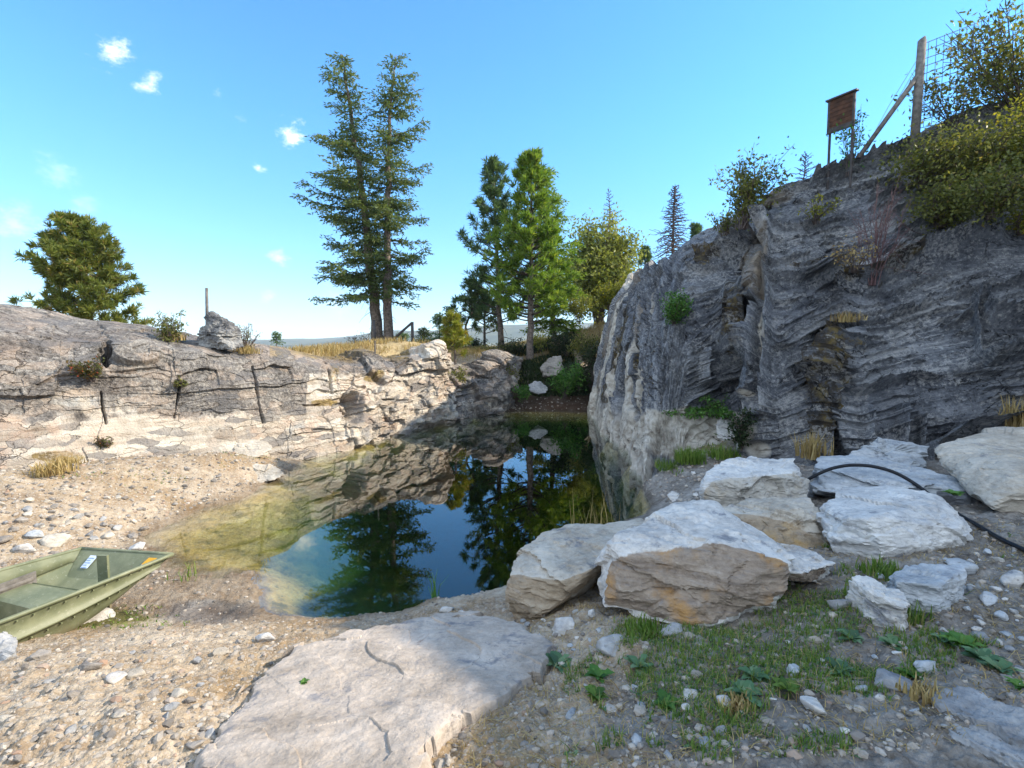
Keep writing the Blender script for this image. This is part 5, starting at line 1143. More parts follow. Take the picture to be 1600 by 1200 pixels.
def conifer(name, label, cat, trunk, r_base, prof, leaf, seed, n_br=90, kind='fir', droop=.35, bias=None, low=.12, group='trees by the pond', dens=1.0, size=1.0, bark='bark', dead_low=0):
    """trunk: polyline of world points, prof(t): half width of the crown at height t"""
    r0 = np.random.default_rng(seed); trunk = np.asarray(trunk, float); O = trunk[0].copy()
    root = thing(name, label, cat, O, group)
    H = np.linalg.norm(trunk[-1] - trunk[0])
    tt = np.linspace(0, 1, 24); tp = along(trunk, tt); tp[1:-1, :2] += r0.normal(size=(22, 2)) * H * .0022
    tp[0, 2] -= .4
    mt = MB(); mt.tube(tp - O, r_base * (1 - tt) ** .85 * .95 + r_base * .07 + r_base * .25 * np.exp(-tt * 30), 9); mt.build('trunk', MATS[bark], root, True)
    bm_ = MB(); C, A, Ln, Wd, Rn = [], [], [], [], []
    ts = low + (1 - low) * np.sort(r0.random(n_br) ** .9) * .985
    if kind == 'pine': ts = np.round(ts * 26) / 26 + r0.normal(size=n_br) * .006
    for i, t in enumerate(ts):
        t = min(max(t, low), .985); p0 = along(trunk, t)[0]; az = i * 2.4 + r0.uniform(-.6, .6)
        d = np.array([math.cos(az), math.sin(az), 0.0]); L = prof(t) * (r0.uniform(.35, 1.2) if kind == 'fir' else r0.uniform(.55, 1.12))
        if bias: L *= bias(t, d)
        if L < .06 * size: L = .06 * size
        if kind == 'fir':
            rise = .55 * (t - .35) - droop * .5 + r0.normal() * .16; curve = droop * .5 + r0.normal() * .12
        else:
            rise = .25 + .75 * (t - .3) - droop * .4; curve = .35
        k = np.linspace(0, 1, 7)[:, None]
        pts = p0 + d * L * k + np.array([0, 0, 1]) * L * (rise * k + curve * k ** 2.2)
        side = np.cross(d, [0, 0, 1.]); pts += side * (r0.normal() * .10 * L * k ** 2)
        bm_.tube(pts - O, np.linspace(.012 + .013 * L, .005, 7) * size, 4, False)
        if kind == 'fir':
            nt = max(3, int(L / (.11 * size) * dens))
            for u in np.linspace(.16, 1, nt):
                q = along(pts, u)[0]; tl = (.20 + .34 * (1 - abs(u - .45)) * min(1, L / 1.2)) * size * r0.uniform(.6, 1.15)
                for sgn in (-1, 1):
                    if r0.random() < .14: continue
                    dv = d * (.55 + .35 * u) + side * sgn * r0.uniform(.45, 1) + np.array([0, 0, r0.uniform(-.55, .10)])
                    dv /= np.linalg.norm(dv); kk = max(2, int(tl / .07 / size))
                    w = np.linspace(.0, 1, kk); base = q + dv * tl * w[:, None] + np.array([0, 0, -.12]) * tl * (w ** 2)[:, None]
                    for _ in range(3):
                        C.append(base + r0.normal(size=base.shape) * .02 * size); A.append(dv + .75 * r0.normal(size=base.shape) * [1, 1, .7]); Ln.append(r0.uniform(.10, .19, kk) * size); Wd.append(r0.uniform(.032, .06, kk) * size)
                        Rn.append(np.clip(r0.normal(.35 + .25 * u + .12 * (t - .5), .2, kk), 0, 1))
        else:
            ends = [(pts, 1.0)]
            for _ in range(max(1, int(2.2 * L / size * dens))):
                u = r0.uniform(.3, .95); q = along(pts, u)[0]; sg = r0.choice((-1, 1))
                dv = d * r0.uniform(.4, .9) + side * sg * r0.uniform(.4, 1) + np.array([0, 0, r0.uniform(.0, .55)]); l2 = L * r0.uniform(.18, .38)
                e = q + dv * l2 * np.linspace(0, 1, 4)[:, None]; bm_.tube(e - O, .008 * size, 3, False); ends.append((e, .9))
            for e, sc in ends:
                for u in np.unique(np.concatenate([[1.0], r0.uniform(.55, 1, 2)])):
                    q = along(e, u)[0]; dv = e[-1] - e[-2]; dv /= np.linalg.norm(dv) + 1e-9; kk = int(17 * dens)
                    a = dv * .9 + r0.normal(size=(kk, 3)) * .75 + np.array([0, 0, .25]); C.append(np.repeat((q - dv * .05 * size)[None], kk, 0) + r0.normal(size=(kk, 3)) * .025 * size)
                    A.append(a); Ln.append(r0.uniform(.16, .29, kk) * size); Wd.append(r0.uniform(.022, .042, kk) * size); Rn.append(np.clip(r0.normal(.5 + .15 * r0.normal(), .2, kk), 0, 1))
    for j in range(dead_low):
        t = r0.uniform(low * .35, low * 1.6); p0 = along(trunk, t)[0]; az = r0.uniform(0, 6.28); L = prof(.3) * r0.uniform(.3, .8); d = np.array([math.cos(az), math.sin(az), 0])
        k = np.linspace(0, 1, 6)[:, None]; bm_.tube(p0 + d * L * k + np.array([0, 0, -1]) * L * (.15 * k + .45 * k ** 2.4) - O, np.linspace(.014, .004, 6) * size, 4, False)
    bm_.build('branches', MATS['bark_dark'], root)
    leaves_mesh('crown', np.concatenate(C), np.concatenate(A), np.concatenate(Ln), np.concatenate(Wd), LEAF[leaf], root, O, r0, .4, np.concatenate(Rn))
    return root

def tpoly(D, *pts): return [P(x, y, D) for x, y in pts]
def w2m(px, D): return px * D / F
# twin firs
def prof_left(t): return np.interp(t, [.14, .2, .3, .4, .5, .6, .7, .85, .96, 1], [.9, 1.75, 1.5, 1.35, 1.65, 2.0, 1.0, .72, .45, .12])
def prof_right(t): return np.interp(t, [.14, .2, .35, .45, .55, .7, .85, .95, 1], [.7, 1.0, 1.05, 1.15, 1.0, 1.05, .82, .55, .12])
conifer('fir_tree', 'left of the twin tall firs, leaning left with a ragged wide crown', 'tree', tpoly(22, (592, 540), (584, 470), (570, 330), (552, 200), (533, 84)), .24, prof_left, 'fir', 101, 150, 'fir', .5, lambda t, d: 1.0 + .35 * max(0, -d[0]) - .45 * max(0, d[0]), .15, 'twin firs', dead_low=7, size=1.05, dens=.95)
conifer('fir_tree', 'right of the twin tall firs, straight trunk with drooping dead twigs low down', 'tree', tpoly(21.7, (606, 540), (605, 440), (606, 300), (608, 180), (619, 86)), .2, prof_right, 'fir', 102, 145, 'fir', .5, lambda t, d: 1.0 + .3 * max(0, d[0]) - .3 * max(0, -d[0]), .15, 'twin firs', dead_low=16, size=1.05, dens=.95)
# pines right of the centre
conifer('pine_tree', 'slender dark blue-green pine left of the bright green pine', 'tree', tpoly(24, (783, 548), (779, 450), (773, 330), (770, 249)), .14, lambda t: np.interp(t, [.1, .25, .45, .7, .9, 1], [1.2, 1.9, 1.75, 1.0, .5, .12]), 'pine', 103, 110, 'pine', .3, None, .14, 'pines at the far end', dead_low=4, size=1.25)
conifer('pine_tree', 'bright green bushy pine, tallest of the far group', 'tree', tpoly(21.5, (828, 566), (829, 450), (830, 330), (830, 238)), .15, lambda t: np.interp(t, [.1, .25, .45, .7, .9, 1], [1.0, 1.75, 1.5, .95, .5, .12]), 'bright', 104, 150, 'pine', .35, None, .17, 'pines at the far end', size=1.25, dens=1.2)
conifer('fir_tree', 'green fir half hidden behind the right side of the bright green pine', 'tree', tpoly(24, (866, 552), (862, 450), (857, 350), (853, 262)), .14, lambda t: np.interp(t, [.1, .3, .6, .85, 1], [1.3, 1.35, 1.0, .55, .1]), 'bright', 105, 150, 'fir', .3, None, .14, 'pines at the far end', size=1.1)
conifer('pine_tree', 'short crooked pine with low dark crown left of the slender pine', 'tree', tpoly(25, (735, 545), (727, 510), (740, 480), (742, 448)), .08, lambda t: np.interp(t, [.2, .5, .8, 1], [.7, .95, .6, .15]), 'pine', 106, 34, 'pine', .3, None, .3, 'pines at the far end', size=1.2)
conifer('pine_tree', 'small pine with pale lower branches between the crooked pine and the slender pine', 'tree', tpoly(27, (757, 545), (757, 500), (758, 455)), .08, lambda t: np.interp(t, [.1, .4, .8, 1], [.9, 1.0, .5, .15]), 'ponderosa', 127, 34, 'pine', .3, None, .25, 'pines at the far end', size=1.2)
conifer('pine_sapling', 'young pine with yellowing needles at the cliff edge', 'tree', tpoly(18.6, (711, 560), (710, 525), (708, 492)), .04, lambda t: np.interp(t, [.05, .2, .5, .8, 1], [.5, .62, .42, .25, .1]), 'yellowpine', 107, 44, 'pine', .3, None, .06, 'young conifers behind the pond', size=.85)
conifer('fir_sapling', 'green young fir just behind the yellowing pine sapling', 'tree', tpoly(23, (706, 545), (705, 510), (703, 479)), .05, lambda t: np.interp(t, [.05, .3, .7, 1], [.65, .6, .3, .06]), 'pine', 108, 52, 'fir', .2, None, .08, 'young conifers behind the pond', size=.9)
conifer('fir_sapling', 'narrow young fir left of the yellowing pine sapling', 'tree', tpoly(26, (688, 545), (686, 515), (686, 488)), .05, lambda t: np.interp(t, [.05, .3, .7, 1], [.55, .5, .28, .06]), 'pine', 109, 46, 'fir', .2, None, .08, 'young conifers behind the pond', size=.9)
conifer('fir_sapling', 'tiny dark fir right of the braced fence corner', 'tree', tpoly(32, (662, 540), (662, 528), (662, 512)), .04, lambda t: np.interp(t, [.05, .3, 1], [.5, .45, .06]), 'dark', 110, 30, 'fir', .2, None, .08, 'young conifers behind the pond', size=1)
conifer('fir_sapling', 'little conical fir under the diagonal fence brace', 'tree', tpoly(30, (629, 542), (629, 530), (629, 517)), .04, lambda t: np.interp(t, [.02, .3, 1], [.55, .45, .06]), 'pine', 111, 34, 'fir', .2, None, .04, 'young conifers behind the pond', size=.9)
conifer('fir_sapling', 'lone tiny fir on the skyline left of the twin firs', 'tree', tpoly(34, (432, 542), (432, 530), (432, 516)), .03, lambda t: np.interp(t, [.05, .3, 1], [.32, .28, .05]), 'pine', 112, 26, 'fir', .2, None, .06, 'young conifers behind the pond', size=.9)
conifer('ponderosa_pine', 'broad sunlit pine behind the left cliff', 'tree', tpoly(16, (140, 560), (138, 480), (128, 400), (112, 346)), .16, lambda t: np.interp(t, [.15, .3, .45, .6, .8, .93, 1], [1.3, 1.32, 1.2, 1.05, .72, .42, .2]), 'ponderosa', 113, 150, 'pine', .35, lambda t, d: 1 + .06 * (d[0] if t < .45 else -d[0]), .10, None, size=.9, dens=1.5)
conifer('far_pine', 'small far pine on the skyline between the round willow and the dead spruce', 'tree', tpoly(40, (1008, 430), (1008, 405), (1008, 388)), .08, lambda t: np.interp(t, [.1, .6, 1], [.4, .45, .2]), 'pine', 114, 26, 'pine', .3, None, .3, 'far pines on the right skyline', size=1.3)
conifer('far_pine', 'small far pine at the foot of the dead spruce on the right skyline', 'tree', tpoly(34, (1087, 385), (1087, 370), (1087, 354)), .08, lambda t: np.interp(t, [.1, .6, 1], [.42, .4, .15]), 'pine', 115, 24, 'pine', .3, None, .2, 'far pines on the right skyline', size=1.1)

def dead_tree(name, label, trunk, r, spread, seed, n=60, mat='twig', up=.1, group='dead trees on the right skyline', top=.98, low=.15):
    r0 = np.random.default_rng(seed); trunk = np.asarray(trunk, float); O = trunk[0].copy(); root = thing(name, label, 'dead tree', O, group)
    H = np.linalg.norm(trunk[-1] - trunk[0]); m = MB(); tt = np.linspace(0, 1, 12); tp = along(trunk, tt); tp[0, 2] -= .4
    m.tube(tp - O, r * (1 - .85 * tt), 7); m.build('trunk', MATS[mat], root, True)
    b = MB()
    for i in range(n):
        t = low + (top - low) * i / n; p0 = along(trunk, t)[0]; az = i * 2.4 + r0.uniform(-.5, .5); L = spread * (1.05 - t) ** .75 * r0.uniform(.5, 1.1)
        d = np.array([math.cos(az), math.sin(az), 0]); k = np.linspace(0, 1, 6)[:, None]
        pts = p0 + d * L * k + np.array([0, 0, 1]) * L * (up * k + (t - .55) * k ** 2) + r0.normal(size=(6, 3)) * .03 * L
        b.tube(pts - O, np.linspace(.022, .009, 6) * (H / 3) ** .5, 4, False)
        for _ in range(5):
            u = r0.uniform(.25, 1); q = along(pts, u)[0]; dv = d * .6 + r0.normal(size=3) * .6; l2 = L * r0.uniform(.12, .35)
            b.tube(np.array([q, q + dv * l2 * .5 + r0.normal(size=3) * .02, q + dv * l2]) - O, .009 * (H / 3) ** .5, 3, False)
    b.build('branches', MATS[mat], root); return root
dead_tree('dead_spruce', 'grey leafless dead spruce with drooping twigs on the right skyline', tpoly(22, (1051, 420), (1052, 350), (1055, 288)), .07, 1.05, 120, 150, 'twig', -.05)
dead_tree('dead_sapling', 'small bare forked sapling on the cliff crest left of the sign', tpoly(12.3, (1253, 300), (1257, 270), (1260, 239)), .02, .42, 121, 30, 'twig', .45, low=.2)
dead_tree('dead_snag', 'bare snag top poking out above the round willow', tpoly(30, (953, 400), (953, 340), (951, 293)), .06, .9, 122, 26, 'twig', .25, low=.5)

def shrub(name, label, base, height, spread, leaf, seed, stems=14, n_leaf=900, lsize=.05, twig='twig', cat='shrub', group=None, lean=(0, 0), dome=False, up=.6, droop=0.0, clump=.1, tr=.010, hang=0):
    r0 = np.random.default_rng(seed); O = np.asarray(base, float); root = thing(name, label, cat, O, group)
    b = MB(); segs = []
    for i in range(stems):
        az = r0.uniform(0, 6.28); rad = spread * math.sqrt(r0.random()) ; top = height * (r0.uniform(.7, 1.05) * (math.sqrt(max(0.05, 1 - .75 * (rad / spread) ** 2)) if dome else r0.uniform(.6, 1)))
        e = np.array([math.cos(az) * rad + lean[0] * height, math.sin(az) * rad * .8 + lean[1] * height, top - hang * rad]); k = np.linspace(0, 1, 7)[:, None]
        pts = np.array([r0.normal() * .06 * spread, r0.normal() * .06 * spread, -.1]) + e * np.concatenate([k ** 1.25, k ** 1.25, k - droop * k ** 3], 1) + r0.normal(size=(7, 3)) * .02 * height * k
        b.tube(pts, np.linspace(tr, .35 * tr, 7), 4, False); segs.append(pts)
        for _ in range(5):
            u = r0.uniform(.3, .95); q = along(pts, u)[0]; l2 = height * r0.uniform(.1, .28) * (1.2 - u); dv = r0.normal(size=3) * .7 + np.array([math.cos(az) * .5, math.sin(az) * .5, .5])
            t2 = q + dv * l2 * np.linspace(0, 1, 4)[:, None] + r0.normal(size=(4, 3)) * .015; b.tube(t2, .4 * tr, 3, False); segs.append(t2)
    b.build('stems', MATS[twig], root)
    if n_leaf:
        idx = r0.integers(len(segs), size=n_leaf); C = np.empty((n_leaf, 3)); tone = np.empty(n_leaf)
        st = r0.normal(size=len(segs)) * .16
        for s in np.unique(idx):
            w = np.where(idx == s)[0]; C[w] = along(segs[s], r0.uniform(.28 if len(segs[s]) == 7 else .1, 1.0, len(w))); tone[w] = st[s]
        C += r0.normal(size=C.shape) * clump * [1, 1, .8] * min(1, height)
        leaves_mesh('crown' if cat == 'tree' else 'foliage', C, r0.normal(size=C.shape) + [0, 0, .15], r0.uniform(.6, 1.25, n_leaf) * lsize, r0.uniform(.35, .6, n_leaf) * lsize, LEAF[leaf], root, (0, 0, 0), r0, up, np.clip(.42 + tone + r0.normal(size=n_leaf) * .2, 0, 1))
    return root
# the rounded many-stemmed tree and the thicket on the far slope
shrub('willow_tree', 'round-topped many-stemmed yellow-green willow tree behind the far slope', P(936, 505, 27), w2m(178, 27), w2m(54, 27), 'willow', 130, 60, 26000, .20, 'bark', 'tree', None, dome=True, clump=.30, tr=.035)
g2 = 'thicket on the far slope'
shrub('shrub', 'yellow leaved bush against the top left edge of the right cliff', P(952, 482, 23), w2m(50, 23), w2m(26, 23), 'yellow', 131, 16, 1900, .11, group=g2, clump=.14)
shrub('shrub', 'pale green bush in front of the stems of the round willow', P(905, 500, 24), w2m(52, 24), w2m(32, 24), 'willow', 132, 18, 2200, .11, group=g2, clump=.16)
shrub('shrub', 'shaded olive bush under the pale green bush', P(912, 560, 20.5), w2m(48, 20.5), w2m(26, 20.5), 'olive', 133, 16, 1700, .10, group=g2, clump=.14)
shrub('shrub', 'dark bush hugging the left foot of the right cliff', P(925, 585, 19.6), w2m(66, 19.6), w2m(17, 19.6), 'dark', 134, 16, 1500, .10, group=g2, clump=.12)
shrub('shrub', 'dark undergrowth bush right of the fir trunk', P(885, 552, 21.5), w2m(42, 21.5), w2m(26, 21.5), 'dark', 135, 16, 1700, .10, group=g2, clump=.14)
shrub('shrub', 'leafy vivid green bush above the far water edge', P(882, 618, 18.9), w2m(58, 18.9), w2m(26, 18.9), 'green', 136, 16, 1700, .12, group=g2, clump=.12)
shrub('shrub', 'small dark green bush at the water beside the far white rock', P(815, 622, 18.9), w2m(32, 18.9), w2m(14, 18.9), 'green', 137, 10, 600, .10, group=g2, clump=.1)
shrub('shrub', 'dark scrub above the vivid green bush', P(905, 606, 19.3), w2m(46, 19.3), w2m(22, 19.3), 'dark', 138, 14, 1200, .10, group=g2, clump=.12)
shrub('shrub', 'olive scrub at the left end of the shaded slope', P(800, 598, 19.6), w2m(34, 19.6), w2m(20, 19.6), 'olive', 139, 12, 800, .09, group=g2, clump=.12)
shrub('shrub', 'grey-green bush filling the gap beside the light cliff block', P(712, 612, 17.5), w2m(50, 17.5), w2m(17, 17.5), 'olive', 140, 14, 1000, .09, group=g2, clump=.1)
shrub('shrub', 'bare greyish thicket bush behind the twin firs on the left', P(563, 545, 21), w2m(32, 21), w2m(26, 21), 'grey', 141, 18, 300, .08, group=g2, clump=.1)
shrub('shrub', 'low yellow bush on the bank right of the pine trunks', P(845, 545, 22), w2m(30, 22), w2m(24, 22), 'willow', 142, 12, 800, .10, group=g2, clump=.12)
for px_, py_, D_, h_, w_, lf_, sd_, lb_ in [
    (760, 560, 22.5, 26, 26, 'olive', 143, 'low dark scrub at the foot of the slender pine'),
    (800, 552, 23, 30, 20, 'dark', 144, 'dark scrub between the two pine trunks'),
    (668, 545, 26, 24, 26, 'olive', 145, 'brownish scrub right of the braced fence corner'),
    (740, 545, 26, 22, 22, 'dark', 146, 'dark scrub behind the yellowing pine sapling')]:
    shrub('shrub', lb_, P(px_, py_, D_), w2m(h_, D_), w2m(w_, D_), lf_, sd_, 14, 900, .10, group=g2, clump=.13)
# bushes on the right cliff
g3 = 'bushes on the right cliff'
def rc(px, py): return surf_at(RG, px, py)
shrub('shrub', 'dense olive bush leaning over the cliff crest left of the dead sapling', rc(1168, 338) + [0, .3, -.1], w2m(100, 13.6), w2m(50, 13.6), 'olive', 150, 30, 2200, .09, group=g3, clump=.09, lean=(.05, 0))
shrub('shrub', 'sparse bush on the crest below the dense olive bush', rc(1135, 352) + [0, .2, -.1], w2m(42, 14), w2m(26, 14), 'olive', 151, 14, 450, .08, group=g3, clump=.08)
shrub('shrub', 'bright round green bush growing from the middle of the cliff face', rc(1050, 500), w2m(58, 11.5), w2m(24, 11.5), 'green', 152, 22, 2300, .07, group=g3, clump=.06, lean=(0, -.25))
shrub('shrub', 'long bush trailing left along the cliff foot', rc(1128, 640), w2m(24, 10), w2m(66, 10), 'green', 153, 22, 1500, .075, group=g3, clump=.07, lean=(-1.9, -.9), droop=.3)
shrub('shrub', 'dark leafy bush in the corner between the two cliff parts', rc(1146, 690) + [0, -.2, 0], w2m(62, 9.4), w2m(18, 9.4), 'dark', 154, 16, 1000, .07, group=g3, clump=.08, lean=(0, -.15))
shrub('shrub', 'light green bush climbing the corner above the trailing bush', rc(1112, 640), w2m(42, 10), w2m(20, 10), 'green', 155, 14, 600, .06, group=g3, clump=.07, lean=(0, -.2))
shrub('shrub', 'thin green shrub growing up through the sign posts', rc(1325, 268), w2m(110, 12), w2m(26, 12), 'green', 156, 9, 330, .085, group=g3, clump=.08)
shrub('shrub', 'sparse shrub with green and yellow leaves below the cliff crest left of the sign', rc(1275, 345), w2m(40, 11.5), w2m(34, 11.5), 'yellow', 157, 10, 260, .07, group=g3, clump=.06, lean=(-.4, -.6))
shrub('shrub', 'bare reddish shrub on the mossy ledge of the near cliff', rc(1362, 440), w2m(160, 9.6), w2m(44, 9.6), 'grey', 158, 26, 0, .05, 'twig_red', group=g3, lean=(-.05, -.1), tr=.008)
shrub('shrub', 'dry bush of thin stems left of the bare reddish shrub', rc(1335, 420), w2m(50, 9.8), w2m(38, 9.8), 'straw', 159, 18, 240, .06, group=g3, lean=(-.3, -.3), tr=.006)
shrub('shrub', 'big tall shrub with loose leaves in the top right corner', rc(1575, 172) + [.45, .2, -.2], w2m(195, 11.5), w2m(110, 11.5), 'olive', 160, 40, 3000, .12, group=g3, clump=.13, lean=(-.15, 0), tr=.016)
shrub('shrub', 'arching thorny shrub in front of the wire mesh', rc(1490, 190) + [0, 0, -.1], w2m(95, 11.5), w2m(62, 11.5), 'olive', 161, 20, 600, .10, group=g3, clump=.1, lean=(-.2, -.1))
for i, (px_, py_, h_, w_, lf_, n_, lb_) in enumerate([
    (1445, 290, 80, 46, 'olive', 3600, 'leftmost olive bush of the mass hanging over the near cliff'),
    (1510, 285, 95, 52, 'olive', 4600, 'middle olive bush of the mass hanging over the near cliff'),
    (1580, 265, 110, 56, 'yellow', 4600, 'yellow-leaved bush of the hanging mass at the right edge'),
    (1470, 345, 74, 48, 'olive', 3400, 'lower darker bush of the hanging mass above the smooth rock slab'),
    (1550, 335, 84, 52, 'olive', 4200, 'lower olive bush of the hanging mass near the right edge'),
    (1590, 362, 50, 26, 'yellow', 800, 'small yellow-green bush low at the right edge above the slab'),
    (1640, 300, 120, 60, 'olive', 2400, 'outermost bush of the hanging mass cut by the right edge')]):
    b = rc(px_, py_); shrub('shrub', lb_, b, w2m(h_, b[1]), w2m(w_, b[1]), lf_, 170 + i, 30, int(n_ * .72), .08, group=g3, clump=.2, lean=(0, -.25), dome=True)
# plants on the left cliff
g4 = 'plants on the left cliff'
def lc(px, py): return surf_at(LG, px, py)
shrub('shrub', 'upright grey-green shrub on the left cliff top', lc(262, 530) + [0, .1, -.05], w2m(58, 11), w2m(21, 11), 'olive', 190, 18, 900, .06, group=g4, clump=.06)
shrub('shrub', 'nearly bare twiggy shrub right of the dark boulder', lc(382, 541) + [0, .1, -.05], w2m(62, 11), w2m(22, 11), 'olive', 191, 18, 160, .05, group=g4, clump=.05)
shrub('shrub', 'shrub with reddening leaves in the notch of the left cliff', lc(152, 588) + [0, -.05, 0], w2m(40, 8.5), w2m(28, 8.5), 'red', 192, 16, 800, .055, group=g4, clump=.05, lean=(0, -.2))
shrub('shrub', 'hanging dark tuft in the crack of the left cliff', lc(286, 590), w2m(20, 9.3), w2m(14, 9.3), 'olive', 193, 16, 420, .05, group=g4, clump=.04, lean=(0, -.3), hang=1.0)
shrub('shrub', 'small red-leaved plant low on the pale left cliff', lc(170, 690), w2m(24, 8.3), w2m(16, 8.3), 'red', 194, 10, 260, .05, group=g4, clump=.04, lean=(0, -.3))

def tuft(name, label, base, h, n, leaf, seed, spread=.3, cat='grass tuft', group=None, width=.008, lean=(0, 0)):
    r0 = np.random.default_rng(seed); V, T, rn = blades(r0, np.zeros((n, 3)) + np.concatenate([np.clip(r0.normal(size=(n, 2)), -1.6, 1.6) * min(spread, .42) * .3, np.zeros((n, 1))], 1), h, width, .6, lean)
    o = mesh_obj(name, V, [T[:, :3], T[:, [0, 2, 3]]] if False else T, LEAF[leaf], None, dict(rnd=rn), smooth=False); o.location = tuple(base)
    return tag(o, label, cat, group)
def blades(r0, base, h, w, bend, lean=(0, 0)):
    """curved grass blades, two quads tapering to a point each"""
    n = len(base); hh = h * r0.uniform(.5, 1.1, n); az = r0.uniform(0, 6.28, n); d = np.stack([np.cos(az), np.sin(az), az * 0], 1); b = bend * r0.uniform(.1, 1.1, n)
    s = np.stack([-d[:, 1], d[:, 0], az * 0], 1) * (w * r0.uniform(.6, 1.2, n))[:, None]
    ln = np.array([lean[0], lean[1], 0])
    def at(k): return base + (d * (b * k * k)[:, None] + np.array([0, 0, 1]) * (k * (1 - .35 * b * k))[:, None] + ln * k[:, None]) * hh[:, None]
    k1 = np.full(n, .55); k2 = np.ones(n)
    V = np.stack([base - s, base + s, at(k1) + s * .7, at(k1) - s * .7, at(k2) + s * .12, at(k2) - s * .12], 1).reshape(-1, 3)
    i = np.arange(n)[:, None] * 6; Q = np.concatenate([i + [0, 1, 2, 3], i + [3, 2, 4, 5]])
    return V, Q, np.repeat(np.clip(r0.normal(.5, .22, n), 0, 1), 6)
g5 = 'grass tufts on rock and bank'
for nm, lab, b, h, n, lf, sd, sprd in [
    ('grass_tuft', 'pale green grass clump on the cliff ledge by the white broken rock', on_ground(1078, 722), .26, 420, 'grass', 1, .75),
    ('grass_tuft', 'smaller dark green grass clump left on the cliff ledge', on_ground(1045, 732), .18, 260, 'grass', 2, .6),
    ('grass_tuft', 'grass clump under the dark leafy bush of the cliff corner', on_ground(1130, 715), .22, 260, 'grass', 3, .6),
    ('grass_tuft', 'orange dry tuft at the foot of the left cliff', lc(112, 728) + [0, -.1, 0], .22, 220, 'straw', 4, .4),
    ('grass_tuft', 'yellow dry tuft near the left edge below the cliff', on_ground(80, 742), .2, 220, 'straw', 5, .5),
    ('grass_tuft', 'green tuft on the white rock beside the pond corner', on_ground(405, 702), .22, 320, 'grass', 6, .9),
    ('grass_tuft', 'dry grass clump at the foot of the near cliff behind the small grey boulder', rc(1262, 716) + [0, -.15, 0], .4, 150, 'straw', 7, .4),
    ('grass_tuft', 'tall dry grass clump behind the huge right boulder', rc(1578, 672) + [0, -.2, 0], .5, 240, 'straw', 8, .7),
    ('grass_tuft', 'straw tuft at the top of the mossy gully', rc(1325, 500), .22, 160, 'straw', 9, .4),
    ('grass_tuft', 'green tuft growing beside the long pale slab', on_ground(1395, 958), .13, 420, 'grass', 10, .35),
    ('grass_tuft', 'dark green grass bunch under the smooth white boulder', on_ground(1378, 897), .11, 160, 'grass', 11, .22),
    ('grass_tuft', 'golden dry tuft beside the pointed pale stone', on_ground(1150, 1110), .06, 110, 'straw', 12, .14),
    ('grass_tuft', 'straw tuft beside the grey slab at the bottom right', on_ground(1445, 1092), .07, 110, 'straw', 13, .14),
    ('grass_tuft', 'grass tuft against the left base of the brown-faced boulder', on_ground(1010, 992), .09, 200, 'grass', 14, .22),
    ('grass_tuft', 'thin grass shoots in the shallow water near the boat bow', G(290, 905, 0), .16, 18, 'grass', 15, .3),
    ('grass_tuft', 'dry seed stalks behind the long pale boulder', np.array([.82, 5.0, gz1(.82, 5.0)]), .62, 44, 'straw', 16, .9),
    ('grass_tuft', 'dry grass on the left cliff beside the upright shrub', lc(275, 528) + [0, 0, 0], .22, 160, 'straw', 17, .5),
    ('grass_tuft', 'yellow tuft on the left cliff below the twiggy shrub', lc(388, 548), .22, 160, 'straw', 18, .5)]:
    tuft(nm, lab, b, h, n, lf, sd, sprd, group=g5, width=.006 if h < .2 or h > .6 else .010)
tuft('reed_clump', 'slim green reeds standing in the water at the near shore', G(680, 938, -.02), .36, 9, 'green', 20, .07, 'reeds', None, .007)

def weed(base, size, leaf, seed, label, n=9, group='weeds in the foreground'):
    """a rosette of broad lobed leaves"""
    r0 = np.random.default_rng(seed); V, Q, rn = [], [], []; c = 0
    for i in range(n):
        az = i * 2.4 + r0.uniform(-.4, .4); L = size * r0.uniform(.55, 1.1); el = r0.uniform(.25, 1.0); d = np.array([math.cos(az), math.sin(az), 0]); s = np.array([-d[1], d[0], 0])
        k = np.linspace(0, 1, 7); w = L * .24 * np.sin(np.pi * np.clip(k, .02, .98) ** .8) * (1 + .25 * r0.normal(size=7))
        ctr = d * (L * k * math.cos(el * .8))[:, None] + np.array([0, 0, 1]) * (L * (k * math.sin(el) - .55 * k ** 2 * math.sin(el)))[:, None] + s * (r0.normal() * .1 * L * k ** 2)[:, None]
        up = np.array([0, 0, 1]) * (w * .35)[:, None]
        G_ = np.stack([ctr - s * w[:, None] + up, ctr, ctr + s * w[:, None] + up], 1).reshape(-1, 3); V.append(G_); Q.append(grid_faces(7, 3) + c); c += 21; rn.append(np.full(21, np.clip(r0.normal(.5, .25), 0, 1)))
    o = mesh_obj('weed', np.concatenate(V), np.concatenate(Q), LEAF[leaf], None, dict(rnd=np.concatenate(rn))); o.location = tuple(np.asarray(base) + [0, 0, .005])
    return tag(o, label, 'weed', group)
